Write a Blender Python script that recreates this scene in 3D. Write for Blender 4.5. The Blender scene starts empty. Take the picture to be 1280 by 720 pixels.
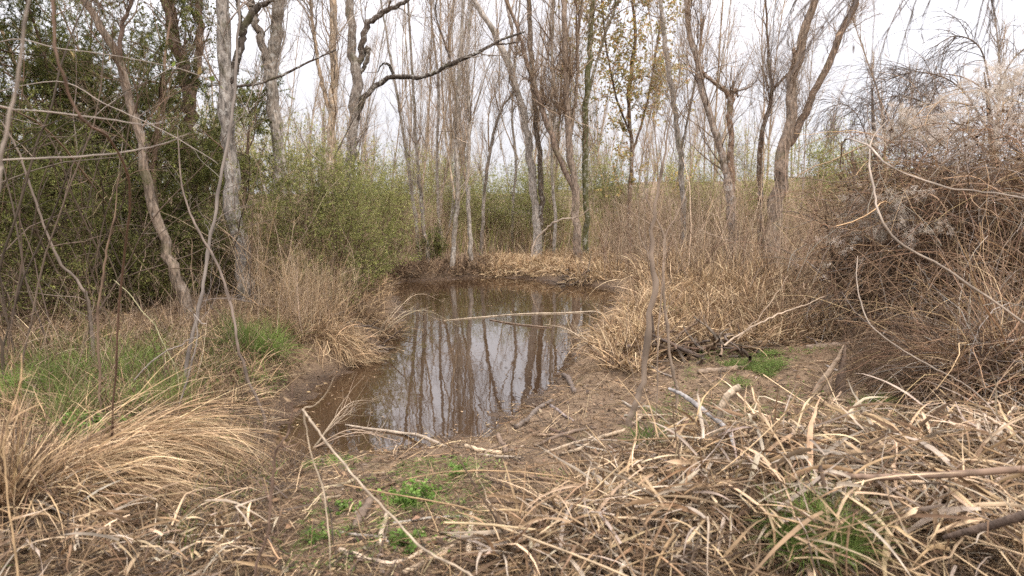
import bpy, math
import numpy as np

S = bpy.context.scene
C = S.collection
RAD = math.radians

# ------------------------------------------------------------------ camera
F_PX = 853.3            # focal length in pixels of a 1280 wide frame (24 mm on 36 mm)
PITCH = RAD(8.0)
EYE = np.array([0.0, 0.0, 1.6])
cam_d = bpy.data.cameras.new('camera'); cam_d.lens = 24.0; cam_d.sensor_width = 36.0
cam_d.clip_start = 0.05; cam_d.clip_end = 2000
cam = bpy.data.objects.new('camera', cam_d); C.objects.link(cam)
cam.location = EYE; cam.rotation_euler = (RAD(90) - PITCH, 0, 0)
cam_d.dof.use_dof = True; cam_d.dof.focus_distance = 8.0; cam_d.dof.aperture_fstop = 2.4
S.camera = cam

# ------------------------------------------------------------------ sky and sun
SUN_EL, SUN_AZ = RAD(52), RAD(150)      # azimuth measured clockwise from +Y; behind the camera, to the right
w = bpy.data.worlds.new('World'); S.world = w; w.use_nodes = True
nt = w.node_tree; nt.nodes.clear()
N = nt.nodes.new; L = nt.links.new
out = N('ShaderNodeOutputWorld'); bg = N('ShaderNodeBackground'); bg.inputs['Strength'].default_value = 0.1
sky = N('ShaderNodeTexSky'); sky.sky_type = 'NISHITA'; sky.sun_disc = False
sky.sun_elevation = SUN_EL; sky.sun_rotation = SUN_AZ; sky.dust_density = 3.0
tc = N('ShaderNodeTexCoord'); sep = N('ShaderNodeSeparateXYZ'); L(tc.outputs['Generated'], sep.inputs[0])
# a closed cloud layer: brighter overhead than at the horizon (overcast sky), with soft unevenness
mr = N('ShaderNodeMapRange'); mr.inputs['From Min'].default_value = 0.0; mr.inputs['From Max'].default_value = 1.0
mr.inputs['To Min'].default_value = 6.1; mr.inputs['To Max'].default_value = 31.0
pw = N('ShaderNodeMath'); pw.operation = 'POWER'; pw.inputs[1].default_value = 1.6; pw.use_clamp = True
L(sep.outputs['Z'], pw.inputs[0]); L(pw.outputs[0], mr.inputs['Value'])
ns = N('ShaderNodeTexNoise'); ns.inputs['Scale'].default_value = 2.2; ns.inputs['Detail'].default_value = 4
L(tc.outputs['Generated'], ns.inputs['Vector'])
mr2 = N('ShaderNodeMapRange'); mr2.inputs['From Min'].default_value = 0.3; mr2.inputs['From Max'].default_value = 0.7
mr2.inputs['To Min'].default_value = 0.86; mr2.inputs['To Max'].default_value = 1.08
L(ns.outputs['Fac'], mr2.inputs['Value'])
mul = N('ShaderNodeMath'); mul.operation = 'MULTIPLY'; L(mr.outputs[0], mul.inputs[0]); L(mr2.outputs[0], mul.inputs[1])
vm = N('ShaderNodeVectorMath'); vm.operation = 'SCALE'; vm.inputs[0].default_value = (0.985, 0.975, 1.03)
L(mul.outputs[0], vm.inputs['Scale'])
mx = N('ShaderNodeMix'); mx.data_type = 'RGBA'; mx.inputs['Factor'].default_value = 0.93
L(sky.outputs[0], mx.inputs['A']); L(vm.outputs[0], mx.inputs['B'])
L(mx.outputs['Result'], bg.inputs['Color']); L(bg.outputs[0], out.inputs['Surface'])
sd = bpy.data.lights.new('sun', 'SUN'); sd.energy = 1.5; sd.angle = RAD(10); sd.color = (1.0, 0.94, 0.86)
sun = bpy.data.objects.new('sun', sd); C.objects.link(sun)
sun.rotation_euler = (RAD(90) - SUN_EL, 0, math.pi - SUN_AZ)
sun.location = (0, 0, 30)
S.view_settings.view_transform = 'Standard'; S.view_settings.look = 'None'
S.view_settings.exposure = 0.82; S.view_settings.gamma = 1.0
S.cycles.max_bounces = 6; S.cycles.diffuse_bounces = 2; S.cycles.glossy_bounces = 3
S.cycles.transmission_bounces = 4; S.cycles.transparent_max_bounces = 4
S.cycles.caustics_reflective = False; S.cycles.caustics_refractive = False
S.cycles.use_denoising = False

# ------------------------------------------------------------------ helpers: pixels of the 1280x720 photograph -> world
def ray(px, py):
    u = (px - 640.0) / F_PX; v = (360.0 - py) / F_PX
    return np.array([u, math.cos(PITCH) + v * math.sin(PITCH), -math.sin(PITCH) + v * math.cos(PITCH)])
def at(px, py, Y):
    d = ray(px, py); return EYE + d * (Y / d[1])
def onz(px, py, z):
    d = ray(px, py); return EYE + d * ((z - EYE[2]) / d[2])
def wid(wpx, Y): return 0.5 * wpx / F_PX * Y

def nrm(a): return a / np.maximum(np.linalg.norm(a, axis=-1, keepdims=True), 1e-9)
def RNG(s): return np.random.default_rng(s)

def hash2(ix, iy, s):
    n = (ix.astype(np.int64) * 374761393 + iy.astype(np.int64) * 668265263 + s * 974634777) & 0x7fffffff
    n = ((n ^ (n >> 13)) * 1274126177) & 0x7fffffff
    return ((n ^ (n >> 16)) & 0xffff) / 65535.0
def vnoise(x, y, s=0):
    ix = np.floor(x); iy = np.floor(y); fx = x - ix; fy = y - iy
    fx = fx * fx * (3 - 2 * fx); fy = fy * fy * (3 - 2 * fy)
    a = hash2(ix, iy, s); b = hash2(ix + 1, iy, s); c = hash2(ix, iy + 1, s); d = hash2(ix + 1, iy + 1, s)
    return (a + (b - a) * fx) * (1 - fy) + (c + (d - c) * fx) * fy - 0.5

# ------------------------------------------------------------------ terrain
WZ = -0.40
pond_px = [(330, 590), (345, 520), (390, 488), (440, 455), (478, 425), (497, 395), (492, 372), (478, 358), (500, 350), (545, 351),
           (585, 346), (640, 346), (690, 352), (735, 357), (775, 362), (772, 378), (750, 398), (732, 425), (722, 452), (700, 480),
           (668, 503), (632, 528), (596, 549), (545, 557), (500, 566), (455, 571), (400, 576)]
POND = np.array([onz(x, y, WZ)[:2] for x, y in pond_px])
def _smooth_poly(p, n=2):
    for _ in range(n):
        q = np.roll(p, -1, 0); p = np.stack([0.75 * p + 0.25 * q, 0.25 * p + 0.75 * q], 1).reshape(-1, 2)
    return p
POND = _smooth_poly(POND, 1)
def pond_sd(x, y):
    """signed distance to the shoreline, positive on land"""
    sh = np.shape(x); x = np.ravel(x); y = np.ravel(y)
    a = POND; b = np.roll(POND, -1, 0); best = np.full(x.shape, 1e9); inside = np.zeros(x.shape, bool)
    for (ax, ay), (bx, by) in zip(a, b):
        ex, ey = bx - ax, by - ay
        t = np.clip(((x - ax) * ex + (y - ay) * ey) / (ex * ex + ey * ey + 1e-12), 0, 1)
        best = np.minimum(best, (x - ax - t * ex) ** 2 + (y - ay - t * ey) ** 2)
        cond = ((ay > y) != (by > y)) & (x < (bx - ax) * (y - ay) / (by - ay + 1e-12) + ax)
        inside ^= cond
    d = np.sqrt(best)
    return np.where(inside, -d, d).reshape(sh)
def sstep(a, b, x):
    t = np.clip((x - a) / (b - a), 0, 1); return t * t * (3 - 2 * t)
def h_raw(x, y):
    x = np.asarray(x, float); y = np.asarray(y, float)
    near = (np.abs(x) < 20) & (y > -8) & (y < 32)
    d = np.full(x.shape, 12.0)
    if near.any(): d[near] = pond_sd(x[near], y[near])
    d = d + 0.16 * vnoise(x * 1.7, y * 1.7, 3) + 0.07 * vnoise(x * 5.0, y * 5.0, 4)
    front = sstep(7.2, 5.6, y) * sstep(-2.3, -1.2, x)            # the gentle muddy shore on the near side
    k = 0.32 * (1 - front) + 1.05 * front
    rise = (0.40 - 0.16 * sstep(11.5, 14.5, y)) * (1 - np.exp(-np.maximum(d, 0) / k))
    dip = -0.35 * sstep(0, 1.2, -d)
    land = sstep(0.0, 0.6, d)
    z = WZ + rise + dip
    z = z + land * (0.16 * vnoise(x / 1.9, y / 1.9, 1) + 0.07 * vnoise(x / 0.6, y / 0.6, 2)) + 0.045 * vnoise(x / 0.2, y / 0.2, 5) + 0.028 * vnoise(x / 0.09, y / 0.09, 6)
    z = z + 0.15 * sstep(-2.0, -4.5, x) * sstep(4, 7, y)
    z = z + land * (0.12 * sstep(2.0, 4.0, x)) * sstep(3, 5, y)
    z = z + 2.9 * sstep(9, 22, x - 0.0 * y) * sstep(14, 34, y)      # rising ground far on the right
    z = z + 2.0 * vnoise(x / 60, y / 60, 9) * sstep(35, 90, np.hypot(x, y))
    return z
GX0, GX1, GY0, GY1, GS = -18.0, 18.0, -4.0, 30.0, 0.05
_gx = np.arange(GX0, GX1 + GS, GS); _gy = np.arange(GY0, GY1 + GS, GS)
_HX, _HY = np.meshgrid(_gx, _gy, indexing='ij'); HG = h_raw(_HX, _HY)
def H(x, y):
    x = np.asarray(x, float); y = np.asarray(y, float)
    inb = (x > GX0) & (x < GX1 - GS) & (y > GY0) & (y < GY1 - GS)
    u = np.clip((x - GX0) / GS, 0, len(_gx) - 2.001); v = np.clip((y - GY0) / GS, 0, len(_gy) - 2.001)
    i = u.astype(int); j = v.astype(int); fu = u - i; fv = v - j
    z = (HG[i, j] * (1 - fu) + HG[i + 1, j] * fu) * (1 - fv) + (HG[i, j + 1] * (1 - fu) + HG[i + 1, j + 1] * fu) * fv
    if not inb.all():
        zz = h_raw(x, y); z = np.where(inb, z, zz)
    return z
def h1(x, y): return float(H(np.array([x]), np.array([y]))[0])
def gnd(px, py, lift=0.0):
    """where the line of sight through a pixel meets the ground (or the water)"""
    d = ray(px, py); t = np.arange(1.0, 80.0, 0.01)
    p = EYE + d * t[:, None]; z = np.maximum(H(p[:, 0], p[:, 1]), WZ)
    k = np.argmax(p[:, 2] < z + lift)
    return p[k]

# ------------------------------------------------------------------ mesh building
class MB:
    def __init__(self): self.v = []; self.c = []; self.f = []; self.n = 0
    def add(self, v, f, c):
        v = np.asarray(v, float).reshape(-1, 3)
        c = np.broadcast_to(np.asarray(c, float), v.shape)
        self.v.append(v); self.c.append(c); self.f.append(np.asarray(f, np.int64) + self.n); self.n += len(v)
        return self
    def tubes(self, P, R, col, sides=3):
        """P (n,k,3) centre lines, R (n,k) radii, col (n,3) or (n,k,3)"""
        P = np.asarray(P, float); R = np.asarray(R, float)
        if P.ndim == 2: P = P[None]; R = R[None]
        n, k, _ = P.shape
        T = nrm(np.gradient(P, axis=1)); m = np.abs(nrm(T.mean(1)))
        ref = np.eye(3)[np.argmin(m, 1)][:, None, :]
        A = nrm(np.cross(T, ref)); B = np.cross(T, A)
        a = np.arange(sides) * 2 * math.pi / sides
        ring = P[:, :, None, :] + R[:, :, None, None] * (np.cos(a)[None, None, :, None] * A[:, :, None, :] + np.sin(a)[None, None, :, None] * B[:, :, None, :])
        idx = np.arange(n * k * sides).reshape(n, k, sides)
        q = np.stack([idx[:, :-1], np.roll(idx, -1, 2)[:, :-1], np.roll(idx, -1, 2)[:, 1:], idx[:, 1:]], -1).reshape(-1, 4)
        col = np.asarray(col, float)
        if col.ndim == 1: col = np.broadcast_to(col, (n, 3))
        if col.ndim == 2: col = np.broadcast_to(col[:, None, :], (n, k, 3))
        return self.add(ring, q, np.broadcast_to(col[:, :, None, :], ring.shape).reshape(-1, 3))
    def ribbons(self, P, W, side, col, fold=0.0):
        """flat or slightly folded strips: P (n,k,3), W (n,k) full widths, side (n,3)"""
        n, k, _ = P.shape
        T = nrm(np.gradient(P, axis=1)); sd = nrm(side[:, None, :] - T * (T * side[:, None, :]).sum(-1, keepdims=True))
        up = np.cross(sd, T)
        a = P - sd * W[..., None] * 0.5 + up * W[..., None] * fold; b = P + sd * W[..., None] * 0.5 + up * W[..., None] * fold
        col = np.asarray(col, float)
        if col.ndim == 2: col = np.broadcast_to(col[:, None, :], (n, k, 3))
        if fold:
            v = np.stack([a, P, b], 2); m = 3
        else:
            v = np.stack([a, b], 2); m = 2
        idx = np.arange(n * k * m).reshape(n, k, m)
        q = np.concatenate([np.stack([idx[:, :-1, s], idx[:, :-1, s + 1], idx[:, 1:, s + 1], idx[:, 1:, s]], -1).reshape(-1, 4) for s in range(m - 1)])
        return self.add(v, q, np.broadcast_to(col[:, :, None, :], v.shape).reshape(-1, 3))
    def leaves(self, pos, d, nrml, ln, wd, col):
        """pointed leaves: two-sided diamonds bent along the middle"""
        d = nrm(d); s = nrm(np.cross(d, nrml)); up = np.cross(s, d)
        ln = ln[:, None]; wd = wd[:, None]
        v = np.stack([pos, pos + d * ln * 0.45 + s * wd * 0.5 + up * wd * .15, pos + d * ln - up * ln * 0.08, pos + d * ln * 0.45 - s * wd * 0.5 + up * wd * .15], 1)
        q = np.arange(len(pos) * 4).reshape(-1, 4)
        return self.add(v, q, np.repeat(np.asarray(col, float), 4, 0))
    def build(self, name, mat, parent=None, base=None, smooth=True):
        v = np.concatenate(self.v); c = np.concatenate(self.c); f = np.concatenate(self.f)
        o0 = np.asarray(base if base is not None else (0, 0, 0), float)
        me = bpy.data.meshes.new(name); nf = len(f)
        me.vertices.add(len(v)); me.vertices.foreach_set('co', (v - o0).astype(np.float32).ravel())
        me.loops.add(nf * 4); me.loops.foreach_set('vertex_index', f.astype(np.int32).ravel())
        me.polygons.add(nf); me.polygons.foreach_set('loop_start', (np.arange(nf) * 4).astype(np.int32))
        me.polygons.foreach_set('use_smooth', np.full(nf, smooth))
        at_ = me.attributes.new('col', 'FLOAT_COLOR', 'POINT')
        at_.data.foreach_set('color', np.concatenate([np.clip(c, 0, 1), np.ones((len(c), 1))], 1).astype(np.float32).ravel())
        me.update(calc_edges=True); me.materials.append(mat)
        o = bpy.data.objects.new(name, me); C.objects.link(o)
        if parent is not None: o.parent = parent
        else: o.location = o0
        return o

def tag(o, label=None, cat=None, group=None, kind=None):
    if label: o['label'] = label
    if cat: o['category'] = cat
    if group: o['group'] = group
    if kind: o['kind'] = kind
    return o
def thing(name, label, cat, loc, group=None):
    o = bpy.data.objects.new(name, None); C.objects.link(o); o.location = loc; o.empty_display_size = 0.2
    return tag(o, label, cat, group)

# ------------------------------------------------------------------ curves
def spline(pts, k):
    """Catmull-Rom through points of any dimension, k samples"""
    p = np.asarray(pts, float)
    if len(p) == 2: p = np.stack([p[0], (p[0] + p[1]) / 2, p[1]])
    p = np.concatenate([[2 * p[0] - p[1]], p, [2 * p[-1] - p[-2]]])
    m = len(p) - 3; t = np.linspace(0, m - 1e-6, k); i = t.astype(int); f = (t - i)[:, None]
    a, b, c, d = p[i], p[i + 1], p[i + 2], p[i + 3]
    return 0.5 * (2 * b + (c - a) * f + (2 * a - 5 * b + 4 * c - d) * f * f + (3 * b - a - 3 * c + d) * f ** 3)
def walk(rng, p0, d0, ln, k, wig, up):
    """grow n curves from p0 along d0: wig = wander, up = pull towards (+) or away from (-) the sky"""
    n = len(p0); P = np.zeros((n, k, 3)); P[:, 0] = p0; d = nrm(np.array(d0, float)); st = (np.asarray(ln) / (k - 1))[:, None]
    bend = rng.normal(size=(n, 3)) * wig * 0.5
    upv = np.zeros((n, 3)); upv[:, 2] = up
    for j in range(1, k):
        d = nrm(d + rng.normal(size=(n, 3)) * wig + bend + upv)
        P[:, j] = P[:, j - 1] + d * st
    return P
def pick(rng, P, n, t0, t1, R=None, wts=None):
    N_, K, _ = P.shape
    if wts is None: wts = np.linalg.norm(np.diff(P, axis=1), axis=2).sum(1)
    i = rng.choice(N_, n, p=wts / wts.sum()); t = rng.uniform(t0, t1, n) * (K - 1); j = np.minimum(t.astype(int), K - 2); f = (t - j)[:, None]
    pos = P[i, j] * (1 - f) + P[i, j + 1] * f; T = nrm(P[i, j + 1] - P[i, j])
    r = None if R is None else R[i, j] * (1 - f[:, 0]) + R[i, j + 1] * f[:, 0]
    return pos, T, r, t / (K - 1), i
def perp(rng, T):
    return nrm(np.cross(T, rng.normal(size=T.shape)))
def sprout(rng, P, R, n, t0, t1, ang, ln, k, rmax, up, wig, rr=0.6, tip=0.25, taper=0.5):
    pos, T, r, t, i = pick(rng, P, n, t0, t1, R)
    a = rng.normal(ang, ang * 0.25, n)[:, None]
    d = T * np.cos(a) + perp(rng, T) * np.sin(a)
    l = rng.uniform(ln[0], ln[1], n) * (1 - taper * t)
    Q = walk(rng, pos, d, l, k, wig, up)
    r0 = np.minimum(r * rr, rmax * rng.uniform(0.6, 1.1, n))
    return Q, r0[:, None] * np.linspace(1, tip, k)[None]
def tint(rng, n, cols, v=0.12):
    cols = np.asarray(cols, float); c = cols[rng.integers(0, len(cols), n)]
    return np.clip(c * (1 + rng.normal(size=(n, 1)) * v) * (1 + rng.normal(size=(n, 3)) * v * 0.12), 0.005, 0.9)

# ------------------------------------------------------------------ materials
def newmat(name):
    m = bpy.data.materials.new(name); m.use_nodes = True; t = m.node_tree; t.nodes.clear()
    return m, t, t.nodes.new, t.links.new
def mat_plain(name, rough=0.85, transl=0.0, nscale=6.0, namp=0.35, bump=0.0, bscale=60.0, spec=0.25):
    m, t, N, L = newmat(name)
    o = N('ShaderNodeOutputMaterial'); b = N('ShaderNodeBsdfPrincipled'); a = N('ShaderNodeAttribute'); a.attribute_name = 'col'
    b.inputs['Roughness'].default_value = rough; b.inputs['Specular IOR Level'].default_value = spec
    g = N('ShaderNodeNewGeometry'); nz = N('ShaderNodeTexNoise'); nz.inputs['Scale'].default_value = nscale; nz.inputs['Detail'].default_value = 5
    L(g.outputs['Position'], nz.inputs['Vector'])
    mr = N('ShaderNodeMapRange'); mr.inputs['From Min'].default_value = 0.3; mr.inputs['From Max'].default_value = 0.7
    mr.inputs['To Min'].default_value = 1 - namp; mr.inputs['To Max'].default_value = 1 + namp
    L(nz.outputs['Fac'], mr.inputs['Value'])
    vm = N('ShaderNodeVectorMath'); vm.operation = 'SCALE'; L(a.outputs['Color'], vm.inputs[0]); L(mr.outputs[0], vm.inputs['Scale'])
    L(vm.outputs[0], b.inputs['Base Color'])
    if bump:
        n2 = N('ShaderNodeTexNoise'); n2.inputs['Scale'].default_value = bscale; n2.inputs['Detail'].default_value = 6; L(g.outputs['Position'], n2.inputs['Vector'])
        bp = N('ShaderNodeBump'); bp.inputs['Strength'].default_value = 0.8; bp.inputs['Distance'].default_value = bump
        L(n2.outputs['Fac'], bp.inputs['Height']); L(bp.outputs[0], b.inputs['Normal'])
    if transl:
        tr = N('ShaderNodeBsdfTranslucent'); L(vm.outputs[0], tr.inputs['Color'])
        ms = N('ShaderNodeMixShader'); ms.inputs[0].default_value = transl
        L(b.outputs[0], ms.inputs[1]); L(tr.outputs[0], ms.inputs[2]); L(ms.outputs[0], o.inputs['Surface'])
    else: L(b.outputs[0], o.inputs['Surface'])
    return m
def mat_bark(name, lichen=0.5):
    """bark: vertical furrows, pale lichen blotches, a little moss"""
    m, t, N, L = newmat(name)
    o = N('ShaderNodeOutputMaterial'); b = N('ShaderNodeBsdfPrincipled'); a = N('ShaderNodeAttribute'); a.attribute_name = 'col'
    b.inputs['Roughness'].default_value = 0.9; b.inputs['Specular IOR Level'].default_value = 0.15
    g = N('ShaderNodeNewGeometry'); mp = N('ShaderNodeMapping'); mp.inputs['Scale'].default_value = (1, 1, 0.22); L(g.outputs['Position'], mp.inputs['Vector'])
    f = N('ShaderNodeTexNoise'); f.inputs['Scale'].default_value = 34; f.inputs['Detail'].default_value = 8; f.inputs['Roughness'].default_value = 0.65; L(mp.outputs[0], f.inputs['Vector'])
    mr = N('ShaderNodeMapRange'); mr.inputs['From Min'].default_value = 0.35; mr.inputs['From Max'].default_value = 0.65
    mr.inputs['To Min'].default_value = 0.25; mr.inputs['To Max'].default_value = 1.35; L(f.outputs['Fac'], mr.inputs['Value'])
    vm = N('ShaderNodeVectorMath'); vm.operation = 'SCALE'; L(a.outputs['Color'], vm.inputs[0]); L(mr.outputs[0], vm.inputs['Scale'])
    l = N('ShaderNodeTexNoise'); l.inputs['Scale'].default_value = 13; l.inputs['Detail'].default_value = 7; l.inputs['Roughness'].default_value = 0.7; L(g.outputs['Position'], l.inputs['Vector'])
    lr = N('ShaderNodeMapRange'); lr.inputs['From Min'].default_value = 0.53; lr.inputs['From Max'].default_value = 0.6; lr.inputs['To Max'].default_value = lichen; L(l.outputs['Fac'], lr.inputs['Value'])
    mx = N('ShaderNodeMix'); mx.data_type = 'RGBA'; L(lr.outputs[0], mx.inputs['Factor']); L(vm.outputs[0], mx.inputs['A']); mx.inputs['B'].default_value = (0.50, 0.47, 0.42, 1)
    l2 = N('ShaderNodeTexNoise'); l2.inputs['Scale'].default_value = 3.1; l2.inputs['Detail'].default_value = 6; L(g.outputs['Position'], l2.inputs['Vector'])
    lr2 = N('ShaderNodeMapRange'); lr2.inputs['From Min'].default_value = 0.57; lr2.inputs['From Max'].default_value = 0.68; lr2.inputs['To Max'].default_value = 0.5; L(l2.outputs['Fac'], lr2.inputs['Value'])
    mx2 = N('ShaderNodeMix'); mx2.data_type = 'RGBA'; L(lr2.outputs[0], mx2.inputs['Factor']); L(mx.outputs['Result'], mx2.inputs['A']); mx2.inputs['B'].default_value = (0.085, 0.08, 0.035, 1)
    L(mx2.outputs['Result'], b.inputs['Base Color'])
    bp = N('ShaderNodeBump'); bp.inputs['Strength'].default_value = 0.9; bp.inputs['Distance'].default_value = 0.02
    L(f.outputs['Fac'], bp.inputs['Height']); L(bp.outputs[0], b.inputs['Normal']); L(b.outputs[0], o.inputs['Surface'])
    return m
M_BARK = mat_bark('grey_bark', 0.55)
M_BARK_BROWN = mat_bark('brown_bark', 0.15)
M_TWIG = mat_plain('twig_wood', 0.8, 0, 3.0, 0.25)
M_GRASS = mat_plain('dry_grass', 0.75, 0.12, 9.0, 0.35)
M_GREEN = mat_plain('green_leaf', 0.6, 0.45, 1.6, 0.45, spec=0.2)
M_LEAF = mat_plain('dead_leaf', 0.8, 0.2, 9.0, 0.3)
M_WOOD = mat_plain('weathered_wood', 0.85, 0, 14.0, 0.45, 0.012, 50.0)
M_FLUFF = mat_plain('seed_fluff', 0.9, 0.4, 9.0, 0.15)

def mat_ground():
    m, t, N, L = newmat('muddy_ground')
    o = N('ShaderNodeOutputMaterial'); b = N('ShaderNodeBsdfPrincipled')
    g = N('ShaderNodeNewGeometry')
    def noise(s, d=8, r=0.6):
        n = N('ShaderNodeTexNoise'); n.inputs['Scale'].default_value = s; n.inputs['Detail'].default_value = d; n.inputs['Roughness'].default_value = r
        L(g.outputs['Position'], n.inputs['Vector']); return n.outputs['Fac']
    def ramp(f, stops):
        r = N('ShaderNodeValToRGB'); e = r.color_ramp.elements
        while len(e) < len(stops): e.new(0.5)
        for k, (p, c) in enumerate(stops): e[k].position = p; e[k].color = (*c, 1)
        L(f, r.inputs['Fac']); return r.outputs['Color']
    c1 = ramp(noise(4.0), [(0.3, (0.07, 0.044, 0.026)), (0.5, (0.16, 0.105, 0.062)), (0.72, (0.26, 0.18, 0.11))])
    c2 = ramp(noise(38.0, 6, 0.7), [(0.32, (0.035, 0.022, 0.013)), (0.5, (0.18, 0.115, 0.065)), (0.75, (0.34, 0.245, 0.155))])
    mx = N('ShaderNodeMix'); mx.data_type = 'RGBA'; mx.inputs['Factor'].default_value = 0.5; L(c1, mx.inputs['A']); L(c2, mx.inputs['B'])
    # moss and small green growth in patches
    gm = N('ShaderNodeMapRange'); gm.inputs['From Min'].default_value = 0.58; gm.inputs['From Max'].default_value = 0.72; gm.inputs['To Max'].default_value = 0.45; L(noise(1.3, 9, 0.7), gm.inputs['Value'])
    mg = N('ShaderNodeMix'); mg.data_type = 'RGBA'; L(gm.outputs[0], mg.inputs['Factor']); L(mx.outputs['Result'], mg.inputs['A']); mg.inputs['B'].default_value = (0.10, 0.11, 0.035, 1)
    # soaked mud by the water: darker and shinier below a level just above the waterline
    sp = N('ShaderNodeSeparateXYZ'); L(g.outputs['Position'], sp.inputs[0])
    wet = N('ShaderNodeMapRange'); wet.inputs['From Min'].default_value = WZ + 0.17; wet.inputs['From Max'].default_value = WZ + 0.01; L(sp.outputs['Z'], wet.inputs['Value'])
    mw = N('ShaderNodeMix'); mw.data_type = 'RGBA'; mw.blend_type = 'MULTIPLY'; L(wet.outputs[0], mw.inputs['Factor']); L(mg.outputs['Result'], mw.inputs['A']); mw.inputs['B'].default_value = (0.40, 0.36, 0.33, 1)
    L(mw.outputs['Result'], b.inputs['Base Color'])
    rr = N('ShaderNodeMapRange'); rr.inputs['To Min'].default_value = 0.92; rr.inputs['To Max'].default_value = 0.38; L(wet.outputs[0], rr.inputs['Value']); L(rr.outputs[0], b.inputs['Roughness'])
    b.inputs['Specular IOR Level'].default_value = 0.3
    bp = N('ShaderNodeBump'); bp.inputs['Strength'].default_value = 1.0; bp.inputs['Distance'].default_value = 0.03; L(noise(26, 9, 0.75), bp.inputs['Height']); L(bp.outputs[0], b.inputs['Normal'])
    L(b.outputs[0], o.inputs['Surface']); return m
def mat_water():
    m, t, N, L = newmat('muddy_water')
    o = N('ShaderNodeOutputMaterial'); b = N('ShaderNodeBsdfPrincipled'); g = N('ShaderNodeNewGeometry')
    n = N('ShaderNodeTexNoise'); n.inputs['Scale'].default_value = 0.8; n.inputs['Detail'].default_value = 4; L(g.outputs['Position'], n.inputs['Vector'])
    r = N('ShaderNodeValToRGB'); r.color_ramp.elements[0].color = (0.030, 0.0165, 0.0085, 1); r.color_ramp.elements[1].color = (0.045, 0.026, 0.0135, 1)
    r.color_ramp.elements[0].position = 0.35; r.color_ramp.elements[1].position = 0.65
    L(n.outputs['Fac'], r.inputs['Fac']); L(r.outputs['Color'], b.inputs['Base Color'])
    b.inputs['Roughness'].default_value = 0.02; b.inputs['IOR'].default_value = 1.5; b.inputs['Specular IOR Level'].default_value = 1.0
    w1 = N('ShaderNodeTexNoise'); w1.inputs['Scale'].default_value = 3.0; w1.inputs['Detail'].default_value = 3; L(g.outputs['Position'], w1.inputs['Vector'])
    bp = N('ShaderNodeBump'); bp.inputs['Strength'].default_value = 0.25; bp.inputs['Distance'].default_value = 0.006; L(w1.outputs['Fac'], bp.inputs['Height']); L(bp.outputs[0], b.inputs['Normal'])
    L(b.outputs[0], o.inputs['Surface']); return m

# ------------------------------------------------------------------ the setting: ground and water
def grid_axis(lo, hi, step, far):
    a = np.arange(lo, hi + step * .5, step); e = []; s = step; x = hi
    while x < far: s *= 1.25; x += s; e.append(x)
    e2 = []; s = step; x = lo
    while x > -far: s *= 1.25; x -= s; e2.append(x)
    return np.concatenate([e2[::-1], a, e])
xs = grid_axis(-7, 8, 0.05, 600); ys = grid_axis(1.2, 18, 0.05, 600)
X, Y = np.meshgrid(xs, ys, indexing='ij'); Z = h_raw(X, Y)
idx = np.arange(X.size).reshape(X.shape)
q = np.stack([idx[:-1, :-1], idx[1:, :-1], idx[1:, 1:], idx[:-1, 1:]], -1).reshape(-1, 4)
g = MB().add(np.stack([X, Y, Z], -1), q, (0.2, 0.14, 0.09)).build('ground', mat_ground()); tag(g, kind='structure')
xw = np.arange(-5.5, 5.5, 0.25); yw = np.arange(3.5, 18.5, 0.25); X, Y = np.meshgrid(xw, yw, indexing='ij')
idx = np.arange(X.size).reshape(X.shape); q = np.stack([idx[:-1, :-1], idx[1:, :-1], idx[1:, 1:], idx[:-1, 1:]], -1).reshape(-1, 4)
keep = (pond_sd(X.ravel(), Y.ravel()) < 0.9)[q].any(1)
wt = MB().add(np.stack([X, Y, np.full(X.shape, WZ)], -1), q[keep], (0.1, 0.07, 0.04)).build('water', mat_water()); tag(wt, kind='structure')

# ------------------------------------------------------------------ bare trees
GREY = [(0.27, 0.225, 0.18), (0.215, 0.175, 0.14), (0.33, 0.28, 0.23)]
TAN = [(0.40, 0.30, 0.205), (0.33, 0.24, 0.16), (0.27, 0.19, 0.12)]
BROWN = [(0.14, 0.09, 0.057), (0.19, 0.125, 0.08), (0.10, 0.064, 0.04)]
SHADE = [(0.10, 0.073, 0.052), (0.13, 0.095, 0.068), (0.075, 0.054, 0.038)]  # browns darkened so the left thicket's shade sits in the stem colour
DARK = [(0.075, 0.055, 0.042), (0.10, 0.075, 0.055)]
def stem_curve(rng, pts, Y, k=26, wob=0.25):
    """pts: (px, py, width px[, depth offset]) -> centre line and radii at depth Y"""
    P = np.array([at(p[0], p[1], Y + (p[3] if len(p) > 3 else 0)) for p in pts]); R = np.array([wid(p[2] * (.80 if Y < 11.5 else .68), Y) for p in pts])
    c = spline(np.concatenate([P, R[:, None]], 1), k); P, R = c[:, :3], np.maximum(c[:, 3], 0.003)
    P[1:-1] += rng.normal(size=(k - 2, 3)) * R[1:-1, None] * wob
    return P, R * (1 + rng.normal(size=k) * 0.05)
def to_ground(P, R, flare=1.25):
    """carry the foot of a stem down into the soil"""
    z = h1(P[0, 0], P[0, 1])
    foot = P[0].copy(); foot[2] = min(z - 0.08, P[0, 2] - 0.05)
    mid = P[0] * 0.5 + foot * 0.5
    P = np.concatenate([[foot, mid], P]); R = np.concatenate([[R[0] * flare, R[0] * (1 + (flare - 1) * .4)], R])
    return P, R
def extend(rng, P, R, ln, k=8, up=0.15):
    """carry the top of a stem on above the frame"""
    d = nrm((P[-1] - P[-4])[None]); Q = walk(rng, P[-1:], d, np.array([ln]), k, 0.12, up)[0]
    return np.concatenate([P, Q[1:]]), np.concatenate([R, np.linspace(R[-1], R[-1] * 0.35, k)[1:]])

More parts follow.
